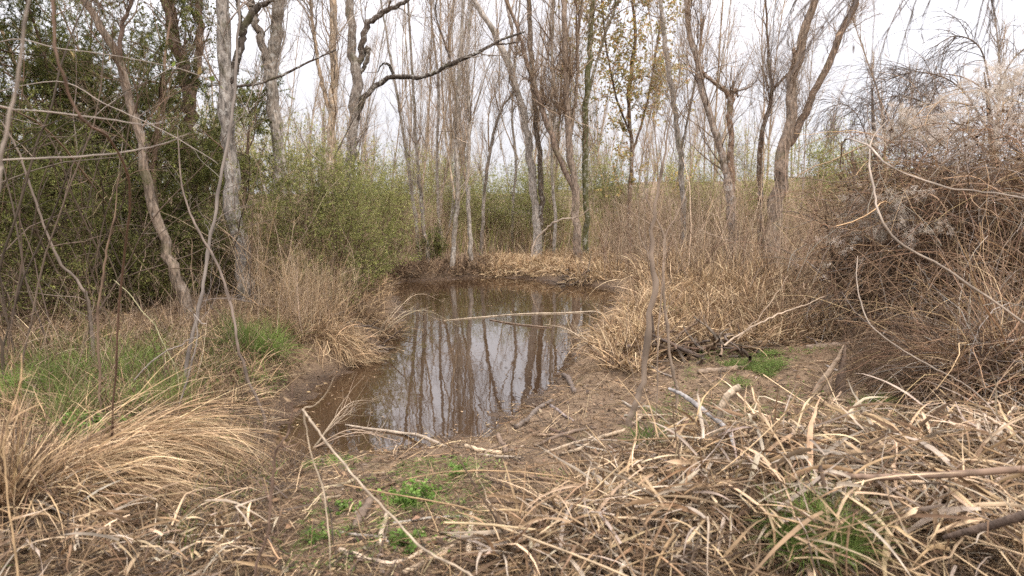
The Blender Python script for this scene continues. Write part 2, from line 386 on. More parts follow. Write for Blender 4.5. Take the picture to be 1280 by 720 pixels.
def bare_tree(seed, name, label, stems, Y, cols=GREY, top=3.0, group=None, cat='tree', mat=None, l1=16, l2=90, l3=420, ln1=(1.2, 2.6), up=0.16, ang=0.6,
              twig=0.0045, tcols=None, leaves=None, burrs=(), t0=0.25, parts=True, wob=0.25, l1r=0.035, sides=10, ln2=(0.5, 1.2), ln3=(0.2, 0.55)):
    rng = RNG(seed); mat = mat or M_BARK; tcols = tcols or cols; l1 = int(l1 * 1.4); l2 = int(l2 * 2.2); l3 = int(l3 * 2.6); twig *= 1.25; l1r *= .85
    curves = []
    for si, st in enumerate(stems):
        y = st[0] if not isinstance(st[0], tuple) else Y
        pts = st[1:] if not isinstance(st[0], tuple) else st
        P, R = stem_curve(rng, pts, y, wob=wob)
        if si == 0: P, R = to_ground(P, R)
        if pts[-1][1] < 12 and top: P, R = extend(rng, P, R, top * rng.uniform(.8, 1.2))
        curves.append((P, R))
    base = curves[0][0][0].copy(); base[2] += 0.08
    root = thing(name, label, cat, base, group)
    for si, (P, R) in enumerate(curves):
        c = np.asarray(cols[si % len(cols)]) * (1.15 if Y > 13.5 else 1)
        P2 = np.concatenate([P, P[-1:] + (P[-1:] - P[-2:-1]) * 0.15]); R2 = np.concatenate([R, [0.001]])
        cc = np.broadcast_to(c, (len(P2), 3)) * (1 + 0.1 * rng.normal(size=(len(P2), 1)))
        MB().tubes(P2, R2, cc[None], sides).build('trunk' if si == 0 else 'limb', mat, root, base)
    k = 28; SP = np.stack([spline(np.concatenate([P, R[:, None]], 1), k) for P, R in curves]); P0, R0 = SP[..., :3], SP[..., 3]
    cr = MB()
    A, RA = sprout(rng, P0, R0, l1, t0, 1, ang, ln1, 9, l1r, up, 0.16)
    cr.tubes(A, RA, tint(rng, len(A), tcols), 5)
    PB, RB = A, RA
    if l2:
        B, RB_ = sprout(rng, A, RA, l2, 0.1, 1, 0.6, ln2, 7, l1r * .35, up * .8, 0.16, 0.7)
        cr.tubes(B, RB_, tint(rng, len(B), tcols), 3)
        if l3:
            D, RD = sprout(rng, np.concatenate([B]), RB_, l3, 0.05, 1, 0.6, ln3, 5, twig, up * .6, 0.18, 0.8, 0.35)
            cr.tubes(D, RD, tint(rng, len(D), tcols), 3); PB = D
    for (bx, by, br, n, bl) in burrs:                                  # knots that throw bunches of shoots
        p = at(bx, by, Y); p0 = p + rng.normal(size=(n, 3)) * wid(br, Y)
        d = rng.normal(size=(n, 3)) * 0.6 + np.array([0, 0, 0.9])
        Q = walk(rng, p0, d, rng.uniform(0.3, 1, n) * bl, 7, 0.14, 0.12); cr.tubes(Q, rng.uniform(.004, .011, n)[:, None] * np.linspace(1, .4, 7), tint(rng, n, BROWN + TAN), 3)
        m = n * 3; D, RD = sprout(rng, Q, np.full(Q.shape[:2], .006), m, .2, 1, .6, (.15, .5), 4, .0035, .08, .2); cr.tubes(D, RD, tint(rng, m, BROWN + TAN), 3)
    cro = cr.build('crown', M_TWIG, root, base)
    if leaves:
        n, size, lc, z0, z1 = leaves
        pos, T, _, _, _ = pick(rng, PB, n * 3, 0.1, 1)
        ok = (pos[:, 2] > z0) & (pos[:, 2] < z1); pos, T = pos[ok][:n], T[ok][:n]; n = len(pos)
        MB().leaves(pos, nrm(T * .5 + rng.normal(size=(n, 3)) * .6 + (0, 0, -.3)), rng.normal(size=(n, 3)), rng.uniform(.6, 1.3, n) * size, rng.uniform(.5, .8, n) * size, tint(rng, n, lc, .2)).build('foliage', M_GREEN, cro, base)
    return root

# ---- trees the photo shows one by one
bare_tree(11, 'bare_tree', 'speckled grey tree on the left bank with a dark forking limb', [
    [(310, 388, 27), (305, 340, 24), (296, 270, 24), (287, 200, 22), (283, 130, 21), (280, 60, 20), (278, 0, 18)],
    [9.0, (284, 112, 9), (291, 92, 12), (301, 60, 11), (305, 35, 11), (318, 12, 10), (335, 2, 7)],
    [9.0, (296, 108, 4), (318, 105, 4), (350, 95, 4), (385, 78, 3), (420, 62, 2)],
    [9.0, (301, 38, 7), (300, 20, 6), (296, 0, 5)]], 9.0, [(0.27, 0.235, 0.20), (0.075, 0.06, 0.048), (0.09, 0.07, 0.055), (0.085, 0.066, 0.05)],
    l1=14, l2=60, l3=240, ln1=(.6, 1.8), t0=.35, l1r=.014, top=4.0, tcols=BROWN + GREY)
bare_tree(12, 'bare_tree', 'curved brown trunk leaning left in front of the dark evergreens', [
    [(238, 402, 20), (222, 350, 17), (207, 310, 16), (194, 265, 15), (184, 225, 14), (176, 180, 14), (163, 130, 13), (146, 75, 12), (125, 30, 11), (104, -5, 9)],
    [8.0, (160, 125, 7), (150, 80, 7), (152, 40, 6), (165, 0, 5)]], 8.0, [(0.20, 0.15, 0.11), (0.15, 0.105, 0.08)], l1=22, l2=120, l3=420, ln1=(.5, 1.6), t0=.35, l1r=.012, top=3, tcols=BROWN, mat=M_BARK_BROWN)
bare_tree(13, 'bare_tree', 'two-stemmed pale grey tree standing right behind the speckled trunk', [
    [(352, 330, 24), (350, 240, 22), (345, 170, 22), (338, 90, 21), (345, 40, 20), (350, 0, 19)],
    [12.0, (340, 100, 15), (328, 60, 14), (318, 20, 13), (312, -4, 12)]], 12.0, GREY, l1=22, l2=90, l3=380, t0=.3, l1r=.02, top=5)
bare_tree(14, 'bare_tree', 'slim straight grey tree between the speckled trunk and the large forked tree', [
    [(412, 330, 16), (412, 240, 15), (414, 160, 15), (418, 80, 14), (416, 0, 13)],
    [14.0, (414, 150, 7), (400, 90, 7), (392, 40, 6), (388, 0, 5)]], 14.0, TAN[:2] + GREY, l1=24, l2=120, l3=420, t0=.3, l1r=.02, top=5)
bare_tree(15, 'bare_tree', 'large forked grey tree with one long dark limb reaching right over the pond', [
    [(437, 330, 21), (437, 260, 19), (439, 200, 18), (441, 150, 17), (445, 100, 18), (440, 60, 16), (437, 0, 15)],
    [15.0, (447, 150, 10), (452, 128, 11), (468, 108, 10), (490, 96, 9), (512, 97, 8), (535, 95, 8), (556, 84, 7), (575, 75, 7), (600, 64, 6), (622, 52, 5), (655, 40, 3)],
    [15.0, (447, 88, 12), (452, 62, 11), (458, 32, 11), (478, 16, 9), (505, 3, 7), (520, -6, 6)],
    [15.0, (617, 54, 4), (630, 55, 3), (652, 52, 2)],
    [15.0, (560, 82, 5), (562, 72, 4), (556, 55, 3), (545, 20, 3), (546, -4, 3)],
    [15.0, (492, 95, 6), (487, 82, 5), (478, 80, 3), (472, 90, 2)],
    [15.0, (452, 70, 7), (460, 60, 8), (458, 78, 8), (449, 95, 6)]], 15.0, [(0.20, 0.165, 0.135), (0.055, 0.042, 0.032), (0.105, 0.08, 0.062), (0.07, 0.05, 0.04), (0.08, 0.06, 0.045), (0.05, 0.04, 0.03), (0.10, 0.08, 0.06)],
    l1=26, l2=110, l3=420, ln1=(.7, 2.0), t0=.25, l1r=.02, top=5, tcols=GREY + BROWN, sides=9)
bare_tree(16, 'bare_tree', 'pale leaning trunk on the far bank with a dark second stem at its foot', [
    [(672, 286, 15), (668, 250, 14), (664, 205, 14), (659, 165, 13), (650, 130, 12), (640, 95, 11), (628, 60, 11), (610, 30, 10), (590, -4, 8)],
    [18.5, (676, 285, 9), (677, 240, 9), (674, 190, 9), (668, 130, 9), (664, 60, 9), (661, 0, 8)],
    [18.5, (634, 80, 6), (640, 40, 6), (632, 0, 5)]], 18.5, [(0.36, 0.31, 0.26), (0.12, 0.09, 0.065), (0.26, 0.21, 0.17)], l1=26, l2=140, l3=520, t0=.3, l1r=.022, top=5, tcols=GREY + TAN)
bare_tree(17, 'pollard_tree', 'thick pollard with brown burrs and bunched shoots on the far bank', [
    [(723, 335, 18), (722, 290, 15), (719, 245, 14), (714, 205, 13), (710, 150, 12), (707, 90, 11), (706, 40, 10), (704, 0, 9)],
    [17.0, (719, 240, 11), (703, 205, 10), (688, 170, 10), (677, 135, 10), (666, 100, 8), (655, 65, 7), (645, 30, 6), (632, -4, 5)],
    [17.0, (686, 165, 6), (690, 110, 5), (690, 60, 5), (692, 0, 4)],
    [17.0, (712, 180, 7), (721, 110, 6), (722, 50, 6), (728, 0, 5)]], 17.0, [(0.26, 0.195, 0.145), (0.21, 0.15, 0.11), (0.30, 0.24, 0.185), (0.22, 0.165, 0.12)],
    l1=34, l2=160, l3=620, t0=.3, l1r=.02, top=5, tcols=TAN + BROWN, burrs=[(681, 132, 7, 60, 1.3), (702, 142, 8, 70, 1.6), (650, 70, 6, 40, 1.0), (712, 95, 7, 60, 1.4), (665, 100, 5, 40, 1.0)], mat=M_BARK_BROWN)
bare_tree(18, 'ivy_clad_tree', 'straight mossy green trunk just right of the burred pollard', [
    [(733, 330, 11), (732, 260, 11), (731, 190, 11), (733, 120, 11), (737, 60, 10), (742, 0, 9)],
    [18.0, (732, 130, 6), (748, 70, 5), (765, 20, 5), (775, -4, 4)]], 18.0, [(0.11, 0.105, 0.045), (0.16, 0.13, 0.08)], l1=26, l2=120, l3=420, t0=.25, l1r=.018, top=5, tcols=TAN + BROWN,
    leaves=(900, .06, [(0.14, 0.15, 0.05), (0.10, 0.115, 0.04)], 0.5, 7.5))
bare_tree(19, 'autumn_tree', 'thin tree with sparse orange and yellow-green leaves at the sky gap', [
    [(788, 330, 8), (786, 260, 8), (790, 190, 7), (786, 120, 7), (794, 50, 6), (790, -4, 5)],
    [19.0, (788, 200, 5), (806, 140, 4), (818, 80, 4), (826, 20, 3)],
    [19.0, (789, 170, 4), (770, 120, 4), (758, 60, 3), (752, 0, 3)]], 19.0, BROWN, l1=60, l2=260, l3=700, ln1=(.9, 2.3), t0=.2, l1r=.012, top=3, up=.03, ang=1.0,
    leaves=(13000, .07, [(0.48, 0.33, 0.13), (0.44, 0.36, 0.15), (0.30, 0.29, 0.10), (0.46, 0.26, 0.11), (0.36, 0.33, 0.13)], 1.5, 9))
bare_tree(20, 'bare_tree', 'slender grey sapling-like trunk left of the broken trunk on the right side', [
    [(856, 330, 11), (854, 250, 10), (850, 200, 10), (846, 150, 10), (838, 100, 9), (830, 50, 8), (826, -4, 7)],
    [15.0, (850, 190, 5), (862, 140, 4), (872, 80, 4), (880, 20, 3)]], 15.0, GREY, l1=26, l2=120, l3=420, t0=.25, l1r=.014, top=4, tcols=TAN + GREY)
bare_tree(21, 'bare_tree', 'crooked brown tree with a broken stub elbow left of the forked trunk', [
    [(914, 330, 19), (914, 260, 18), (906, 205, 14), (893, 165, 12), (880, 120, 12), (872, 80, 11), (862, 40, 10), (858, -4, 9)],
    [14.0, (915, 240, 13), (914, 190, 12), (912, 150, 11), (912, 122, 13), (900, 108, 9), (884, 96, 7), (878, 90, 5)],
    [14.0, (912, 118, 8), (920, 112, 6), (922, 122, 3)]], 14.0, [(0.25, 0.19, 0.145), (0.23, 0.15, 0.10), (0.2, 0.14, 0.1)], l1=30, l2=150, l3=620, t0=.2, l1r=.016, top=4, tcols=TAN + BROWN, burrs=[(912, 120, 6, 30, .9)])
bare_tree(22, 'forked_tree', 'big brown trunk splitting into a wide V against the white sky', [
    [(966, 330, 30), (968, 270, 27), (977, 215, 24), (983, 175, 21), (987, 130, 18), (992, 90, 17), (1004, 50, 15), (1016, 10, 13), (1022, -12, 12)],
    [13.0, (986, 180, 15), (998, 158, 14), (1010, 135, 13), (1020, 110, 12), (1036, 78, 12), (1050, 45, 12), (1066, 10, 12), (1074, -10, 11)],
    [13.0, (990, 95, 9), (993, 75, 8), (992, 60, 5)]], 13.0, [(0.25, 0.185, 0.135), (0.21, 0.145, 0.10), (0.23, 0.16, 0.11)], l1=46, l2=260, l3=1100, ln1=(.5, 1.5), t0=.3, l1r=.011, top=4, up=.1, tcols=BROWN + TAN, mat=M_BARK_BROWN, sides=12)
bare_tree(23, 'bare_tree', 'small twisted grey-brown tree close left of the wide V trunk', [
    [(952, 330, 11), (950, 240, 10), (950, 190, 9), (957, 150, 8), (965, 118, 7), (962, 90, 5), (959, 40, 4), (957, 0, 3)],
    [13.5, (964, 115, 6), (975, 102, 5), (986, 92, 4)],
    [13.5, (961, 110, 4), (955, 92, 3), (952, 82, 2)]], 13.5, BROWN[:2] + TAN, l1=26, l2=140, l3=560, ln1=(.5, 1.5), t0=.25, l1r=.01, top=2, tcols=GREY + BROWN)

bare_tree(24, 'ivy_clad_tree', 'crooked brown trunk with ivy sprays between the curved trunk and the speckled trunk', [
    [(246, 330, 22), (244, 250, 21), (238, 180, 20), (236, 130, 20), (228, 80, 19), (218, 35, 18), (208, -4, 17)],
    [11.0, (237, 140, 12), (246, 90, 11), (250, 40, 11), (247, -4, 10)]], 11.0, BROWN, l1=30, l2=140, l3=420, ln1=(.5, 1.8), t0=.25, l1r=.016, top=4, tcols=BROWN, mat=M_BARK_BROWN,
    leaves=(2600, .05, [(0.13, 0.145, 0.04), (0.10, 0.115, 0.035), (0.18, 0.18, 0.06)], 0.5, 5.5))
# ---- slim poles along the far shore
poles = [((565, 346, 10), (567, 300, 9), (572, 250, 8), (571, 170, 7), (574, 90, 6), (580, -4, 5), 16.3, 'pale-footed pole tree standing at the water edge of the far shore'),
         ((537, 332, 8), (531, 290, 8), (526, 240, 7), (520, 180, 6), (516, 100, 5), (510, 0, 4), 17.0, 'slim grey pole tree leaning left beside a small green bush at the far shore'),
         ((589, 330, 9), (587, 290, 8), (584, 230, 7), (588, 150, 6), (584, 70, 5), (590, -4, 4), 17.4, 'slim pole tree just right of the pale-footed one'),
         ((525, 322, 7), (520, 280, 7), (512, 220, 6), (500, 140, 5), (486, 60, 4), (476, 0, 3), 18.0, 'thin grey pole tree bending far left above the green bush'),
         ((601, 318, 7), (605, 250, 6), (612, 190, 6), (625, 140, 5), (640, 118, 3), (652, 100, 2), 18.6, 'thin pole tree curving right into the bright sky gap'),
         ((692, 320, 6), (694, 270, 6), (690, 200, 5), (694, 120, 5), (688, 40, 4), (690, 0, 4), 18.2, 'thin pole between the pale leaning trunk and the burred pollard'),
         ((640, 300, 6), (641, 260, 5), (645, 200, 5), (640, 140, 4), (646, 60, 4), (650, 0, 3), 21.0, 'faint pole tree standing alone in the middle sky gap'),
         ((553, 318, 6), (548, 260, 6), (546, 190, 5), (548, 110, 5), (540, 30, 4), (538, -4, 4), 19.5, 'faint upright pole tree behind the far shore poles')]
for i, p in enumerate(poles):
    r = RNG(900 + i); st = list(p[:6]); Yp = p[6]
    st2 = [Yp] + [(a + r.uniform(-3, 3), b, w_ * .55) for a, b, w_ in st[2:3]] + [(a + s * (14 + 8 * j) * 1.0, b, w_ * .5) for j, (a, b, w_) in enumerate(st[3:]) for s in [(1 if i % 2 else -1)]]
    bare_tree(100 + i, 'pole_tree', p[7], [st, st2], Yp, [GREY[i % 3], TAN[i % 3]], l1=16, l2=90, l3=300, ln1=(.8, 2.2), t0=.2, l1r=.014, top=3, up=.2, ang=.42, tcols=TAN + GREY, sides=7, burrs=[(st[3][0], st[3][1], 3, 16, 1.1)])

# ---- the many bare trees beyond the far bank
rng = RNG(77)
for i in range(46):
    Yt = rng.uniform(19, 38); px = rng.uniform(380, 1010) if i < 36 else rng.uniform(-250, 380)
    if 596 < px < 640 and Yt < 30: px -= 60
    wpx = rng.uniform(.035, .085) * 2 * F_PX / Yt * rng.uniform(.6, 1.0); lean = rng.normal(0, .11)
    x = px; st = []
    foot = (1.5 / Yt); hgt = rng.uniform(7.5, 13); n = 6
    for j in range(n):
        zz = -0.1 + hgt * j / (n - 1); py = 360 - F_PX * math.tan(math.atan((zz - 1.6) / Yt) + PITCH)
        st.append((x, py, wpx * (1 - .75 * j / (n - 1)))); x += rng.normal(lean, .06) * hgt / (n - 1) * F_PX / Yt
    st2 = [Yt] + [(a + (j + .2) * 9 * (1 if i % 2 else -1) * 20 / Yt, b, w_ * .6) for j, (a, b, w_) in enumerate(st[2:])]
    bare_tree(300 + i, 'bare_tree', 'slim bare tree among the many thin grey trunks beyond the far bank', [st, st2], Yt, [TAN[i % 3], GREY[i % 3]] if i % 3 else [GREY[i % 3], GREY[1]],
              top=0, group='slim bare trees beyond the far bank', l1=24, l2=100, l3=340, ln1=(1.0, 2.8), l1r=.015, up=.2, ang=.45, tcols=TAN + GREY, sides=6, twig=.006)

# ---- far wood, one mass of thin stems and twigs
rng = RNG(5); fw = MB()
n = 520; a = rng.uniform(-1.25, 1.25, n); dist = rng.uniform(38, 90, n); xx = np.sin(a) * dist; yy = np.cos(a) * dist
ok = ~((np.abs(a + 0.01) < .035) | ((a > .42) & (rng.random(n) < .7))); xx, yy, n = xx[ok], yy[ok], ok.sum()
P0 = walk(rng, np.stack([xx, yy, H(xx, yy)], 1), np.stack([rng.normal(0, .1, n), rng.normal(0, .1, n), np.ones(n)], 1), rng.uniform(6, 12, n), 8, .06, .06)
R0 = rng.uniform(.03, .08, n)[:, None] * np.linspace(1, .2, 8); fw.tubes(P0, R0, tint(rng, n, GREY + TAN), 5)
A, RA = sprout(rng, P0, R0, 8000, .2, 1, .5, (1.2, 3.2), 6, .03, .2, .12); fw.tubes(A, RA, tint(rng, len(A), GREY + TAN), 3)
B, RB = sprout(rng, A, RA, 50000, .1, 1, .5, (.5, 1.5), 4, .015, .15, .15); fw.tubes(B, RB, tint(rng, len(B), GREY + TAN), 3)
tag(fw.build('far_woods', M_TWIG), 'hazy mass of thin bare trees far beyond the pond', 'woods', kind='stuff')

# ------------------------------------------------------------------ shrubs and evergreens
OLIVE = [(0.15, 0.15, 0.04), (0.105, 0.115, 0.032), (0.20, 0.195, 0.06), (0.07, 0.08, 0.024)]
DARKGREEN = [(0.08, 0.087, 0.024), (0.05, 0.058, 0.018), (0.11, 0.115, 0.03), (0.14, 0.14, 0.04)]
LIME = [(0.30, 0.30, 0.09), (0.23, 0.24, 0.07), (0.37, 0.34, 0.14), (0.16, 0.175, 0.05)]
def leafy(seed, name, label, cat, x, y, hgt, rad, nstem, nleaf, size, cols, group=None, lean=(0, 0), zlo=.12, woodc=BROWN, mat=M_GREEN, stemr=.03, aspect=.4, droop=0.0, l1n=14, up=.08):
    """an evergreen or shrub: stems, boughs, sprays with leaves along them"""
    rng = RNG(seed); z = h1(x, y); base = np.array([x, y, z]); root = thing(name, label, cat, base, group)
    s = walk(rng, np.repeat(base[None], nstem, 0) + rng.normal(size=(nstem, 3)) * (rad * .12, rad * .12, 0) - (0, 0, .1), np.stack([rng.normal(lean[0], .22 if nstem > 1 else .05, nstem), rng.normal(lean[1], .22 if nstem > 1 else .05, nstem), np.ones(nstem)], 1),
             rng.uniform(.75, 1.05, nstem) * hgt, 14, .05, .05)
    R = stemr * rng.uniform(.6, 1.1, nstem)[:, None] * np.linspace(1, .2, 14)
    for a_, b_ in zip(s, R): MB().tubes(a_, b_, tint(rng, 1, woodc), 7).build('trunk' if nstem == 1 else 'stem', M_TWIG, root, base)
    tr = MB()
    A, RA = sprout(rng, s, R, nstem * l1n, zlo, 1, 1.0, (.5 * rad, 1.25 * rad), 9, stemr * .35, up - droop * .1, .14, taper=.55)
    tr.tubes(A, RA, tint(rng, len(A), woodc), 4); tr.build('crown', M_TWIG, root, base)
    B, RB = sprout(rng, A, RA, len(A) * 9, .1, 1, .7, (.2 * rad, .5 * rad), 6, .005, up * .8 - droop * .15, .18)
    D, RD = sprout(rng, B, RB, len(B) * 3, .1, 1, .7, (.1 * rad, .28 * rad), 4, .003, up * .5 - droop * .15, .2)
    fo = MB().tubes(B, RB, tint(rng, len(B), woodc), 3).tubes(D, RD, tint(rng, len(D), woodc), 3)
    pos, T, _, _, i = pick(rng, np.concatenate([D]), nleaf, .05, 1)
    clump = rng.normal(1, .16, len(D))[i]
    c = tint(rng, nleaf, cols, .15) * clump[:, None]
    fo.leaves(pos, nrm(T * .8 + rng.normal(size=(nleaf, 3)) * .55), rng.normal(size=(nleaf, 3)) * .6 + (0, 0, 1), rng.uniform(.6, 1.3, nleaf) * size, rng.uniform(.7, 1.3, nleaf) * size * aspect, c)
    fo.build('foliage', mat, root, base); return root
def xy(px, Y): p = at(px, 300, Y); return p[0], Y
ev = [(-10, 9.2, 6.5, 1.7, 'dark evergreen tree filling the upper left corner behind the tangled stems'),
      (90, 9.6, 6.0, 1.5, 'dark evergreen tree left of the curved brown trunk'),
      (205, 9.8, 5.0, 1.5, 'dark evergreen behind the curved brown trunk, sky flecks above its top'),
      (290, 11.5, 4.1, 1.3, 'olive evergreen directly behind the speckled grey trunk'),
      (-160, 8.0, 6.0, 1.8, 'dark evergreen cut off by the picture edge, nearest on the left'),
      (30, 12.5, 7.5, 2.2, 'tall dark evergreen in the second row at far left'),
      (165, 12.8, 5.4, 2.0, 'tall dark evergreen in the second row behind the curved trunk')]
for i, (px, Yt, hg, rd, lb) in enumerate(ev):
    leafy(500 + i, 'evergreen_tree', lb, 'tree', *xy(px, Yt), hg, rd, 2, 100000, .044, DARKGREEN + OLIVE if i != 3 else OLIVE + LIME[:2], stemr=.05, l1n=34, up=.02, zlo=.03, droop=.35, aspect=.2)
leafy(520, 'leafy_shrub', 'bright olive twiggy bush right of the speckled trunk, leaning over the bank', 'shrub', *xy(388, 9.6), 2.35, 1.15, 10, 46000, .03, LIME + OLIVE, stemr=.014, up=.05, aspect=.3, lean=(.12, 0))
leafy(521, 'leafy_shrub', 'olive bush with arching green shoots at the left shore of the pond', 'shrub', *xy(450, 11.5), 1.8, .95, 9, 30000, .03, LIME + OLIVE, stemr=.012, up=.04, aspect=.3)
leafy(522, 'leafy_shrub', 'yellow-green bush left of the far shore poles', 'shrub', *xy(470, 15.0), 2.4, 1.3, 9, 18000, .045, LIME, stemr=.014, up=.06, aspect=.3)
leafy(529, 'leafy_shrub', 'dark olive bush low between the curved trunk and the left edge', 'shrub', *xy(100, 8.3), 2.4, 1.1, 8, 34000, .034, OLIVE + LIME[1:2], stemr=.012, up=.04, aspect=.24)
leafy(530, 'leafy_shrub', 'dark olive bush low at the far left edge behind the tangled stems', 'shrub', *xy(-40, 7.4), 2.5, 1.1, 8, 34000, .034, OLIVE + DARKGREEN, stemr=.012, up=.04, aspect=.32)
leafy(531, 'leafy_shrub', 'olive bush between the curved trunk and the speckled trunk', 'shrub', *xy(238, 10.0), 2.7, 1.0, 8, 34000, .034, OLIVE + LIME[:2], stemr=.012, up=.04, aspect=.32)
for i, (px, Yt, hg, rd, lb) in enumerate([(-60, 6.9, 1.1, .8, 'low olive shrub at the left edge at the back of the green patch'), (45, 7.3, 1.0, .75, 'low olive shrub at the foot of the arching grey stem'),
        (140, 8.2, .9, .6, 'low olive shrub behind the slim reddish sapling'), (195, 8.7, .8, .5, 'small olive shrub just left of the foot of the curved trunk'), (262, 9.6, .9, .55, 'small olive shrub between the feet of the curved and the speckled trunks')]):
    leafy(570 + i, 'leafy_shrub', lb, 'shrub', *xy(px, Yt), hg, rd, 9, 11000, .036, OLIVE + LIME[:1] + BROWN[:1], stemr=.008, up=.03, aspect=.25, zlo=.02)
leafy(523, 'leafy_shrub', 'small dark green bush at the foot of the far shore poles', 'shrub', *xy(540, 17.3), .95, .5, 6, 5000, .05, OLIVE, stemr=.01, aspect=.4)
leafy(524, 'leafy_shrub', 'yellow-green thicket shrub behind the pale leaning trunk', 'shrub', *xy(650, 22), 2.3, 1.7, 10, 15000, .06, LIME, stemr=.014, aspect=.3)
leafy(525, 'leafy_shrub', 'pale green shrub in the distance left of the sky gap', 'shrub', *xy(590, 26), 2.4, 2.2, 10, 13000, .07, LIME, stemr=.015, aspect=.3)
leafy(526, 'leafy_shrub', 'green shrub far back between the burred pollard and the orange-leaved tree', 'shrub', *xy(775, 23), 2.6, 1.8, 9, 13000, .06, LIME + OLIVE, stemr=.014, aspect=.3)
leafy(527, 'leafy_shrub', 'green shrub on the distant rise right of the wide V trunk', 'shrub', *xy(1020, 27), 3.4, 2.4, 10, 16000, .08, LIME, stemr=.016, aspect=.35)
leafy(528, 'leafy_shrub', 'low green shrub on the distant rise beside the seed-head mound', 'shrub', *xy(1075, 24), 2.6, 1.8, 9, 11000, .07, LIME, stemr=.014, aspect=.35)
for i, (px, Yt, hg, rd, lb) in enumerate([(500, 19.5, 2.1, 1.3, 'yellow-green shrub between the thin far shore poles'), (605, 20.5, 1.9, 1.3, 'low yellow-green shrub under the bright sky gap'),
        (690, 20.0, 2.0, 1.2, 'yellow-green shrub between the pale leaning trunk and the burred pollard'), (560, 22.5, 2.4, 1.6, 'yellow-green shrub behind the pale-footed pole'), (430, 17.5, 2.7, 1.4, 'yellow-green shrub below the large forked tree'), (865, 19.0, 2.0, 1.2, 'yellow-green shrub behind the slender grey trunk'), (945, 18.0, 2.1, 1.2, 'yellow-green shrub between the crooked tree and the wide V trunk')]):
    leafy(560 + i, 'leafy_shrub', lb, 'shrub', *xy(px, Yt), hg, rd, 10, 10000, .05, LIME + LIME[2:3] + LIME[:1] + TAN[:1], stemr=.012, aspect=.3, up=.07)
for i, (px, Yt, hg, rd) in enumerate([(500, 30, 3, 2.6), (560, 34, 3, 2.8), (680, 31, 3.0, 2.6), (740, 36, 3.2, 3), (850, 30, 3.0, 2.6), (930, 34, 3.6, 3), (420, 24, 3.2, 2.4), (350, 20, 3.4, 2.2), (260, 21, 4, 2.4), (130, 22, 4.6, 2.6), (0, 20, 5, 2.8)]):
    leafy(540 + i, 'leafy_shrub', 'pale green bushy shrub half hidden behind the bare trunks beyond the bank', 'shrub', *xy(px, Yt), hg, rd, 8, 9000, .09, LIME + [(0.34, 0.27, 0.16), (0.42, 0.35, 0.2)], group='pale shrubs behind the bare trunks', stemr=.015, aspect=.3)

# ------------------------------------------------------------------ grass and dead weeds
STRAW = [(0.42, 0.29, 0.16), (0.32, 0.21, 0.113), (0.51, 0.375, 0.225), (0.21, 0.13, 0.07)]
DULL = [(0.165, 0.105, 0.06), (0.11, 0.068, 0.039), (0.25, 0.168, 0.098), (0.065, 0.041, 0.025)]
LAWN = [(0.13, 0.19, 0.04), (0.18, 0.24, 0.06), (0.08, 0.12, 0.026), (0.22, 0.25, 0.08)]
def blades(mb, rng, roots, d0, ln, wd, cols, k=6, g=.12, wig=.06, lie=True, fold=.12, v=.14, taper=.9, kink=0):
    n = len(roots); P = walk(rng, roots, d0, ln, k, wig, -g)
    if kink:
        kn = rng.random(n) < kink; j = rng.integers(2, k - 1, n); ax = nrm(rng.normal(size=(n, 3)) + (0, 0, -.8)); st = np.asarray(ln) / (k - 1)
        for q_ in range(1, k):
            m_ = kn & (q_ > j); P[m_, q_] = P[m_, q_ - 1] + nrm(ax + .25 * rng.normal(size=(n, 3)))[m_] * st[m_, None]
    if lie:
        gz = np.maximum(H(P[..., 0], P[..., 1]), WZ) + rng.uniform(.005, .05, n)[:, None]; P[..., 2] = np.maximum(P[..., 2], gz)
    prof = np.interp(np.linspace(0, 1, k), [0, .35, 1], [.75, 1, 1 - taper])
    side = rng.normal(size=(n, 3)); side[:, 2] *= .4
    mb.ribbons(P, np.asarray(wd)[:, None] * prof[None], nrm(side), tint(rng, n, cols, v), fold)
def inpoly(px, py, poly):
    ins = np.zeros(px.shape, bool)
    for (ax, ay), (bx, by) in zip(poly, poly[1:] + poly[:1]):
        ins ^= ((ay > py) != (by > py)) & (px < (bx - ax) * (py - ay) / (by - ay + 1e-9) + ax)
    return ins
def scatter(rng, n, poly, land=True):
    """n ground points, even per square metre, inside a patch whose corners are given as photo pixels on the ground"""
    W = [tuple(gnd(a, b)[:2]) for a, b in poly]; w_ = np.array(W); lo, hi = w_.min(0), w_.max(0); o = []
    m = 0
    for _ in range(60):
        p = rng.uniform(lo, hi, (n * 2, 2)); p = p[inpoly(p[:, 0], p[:, 1], W)]
        if land: p = p[H(p[:, 0], p[:, 1]) > WZ + .02]
        o.append(p); m += len(p)
        if m >= n: break
    p = np.concatenate(o)[:n]; return np.column_stack([p, H(p[:, 0], p[:, 1])])
def upd(rng, n, spread): d = rng.normal(size=(n, 3)) * spread; d[:, 2] = 1; return d

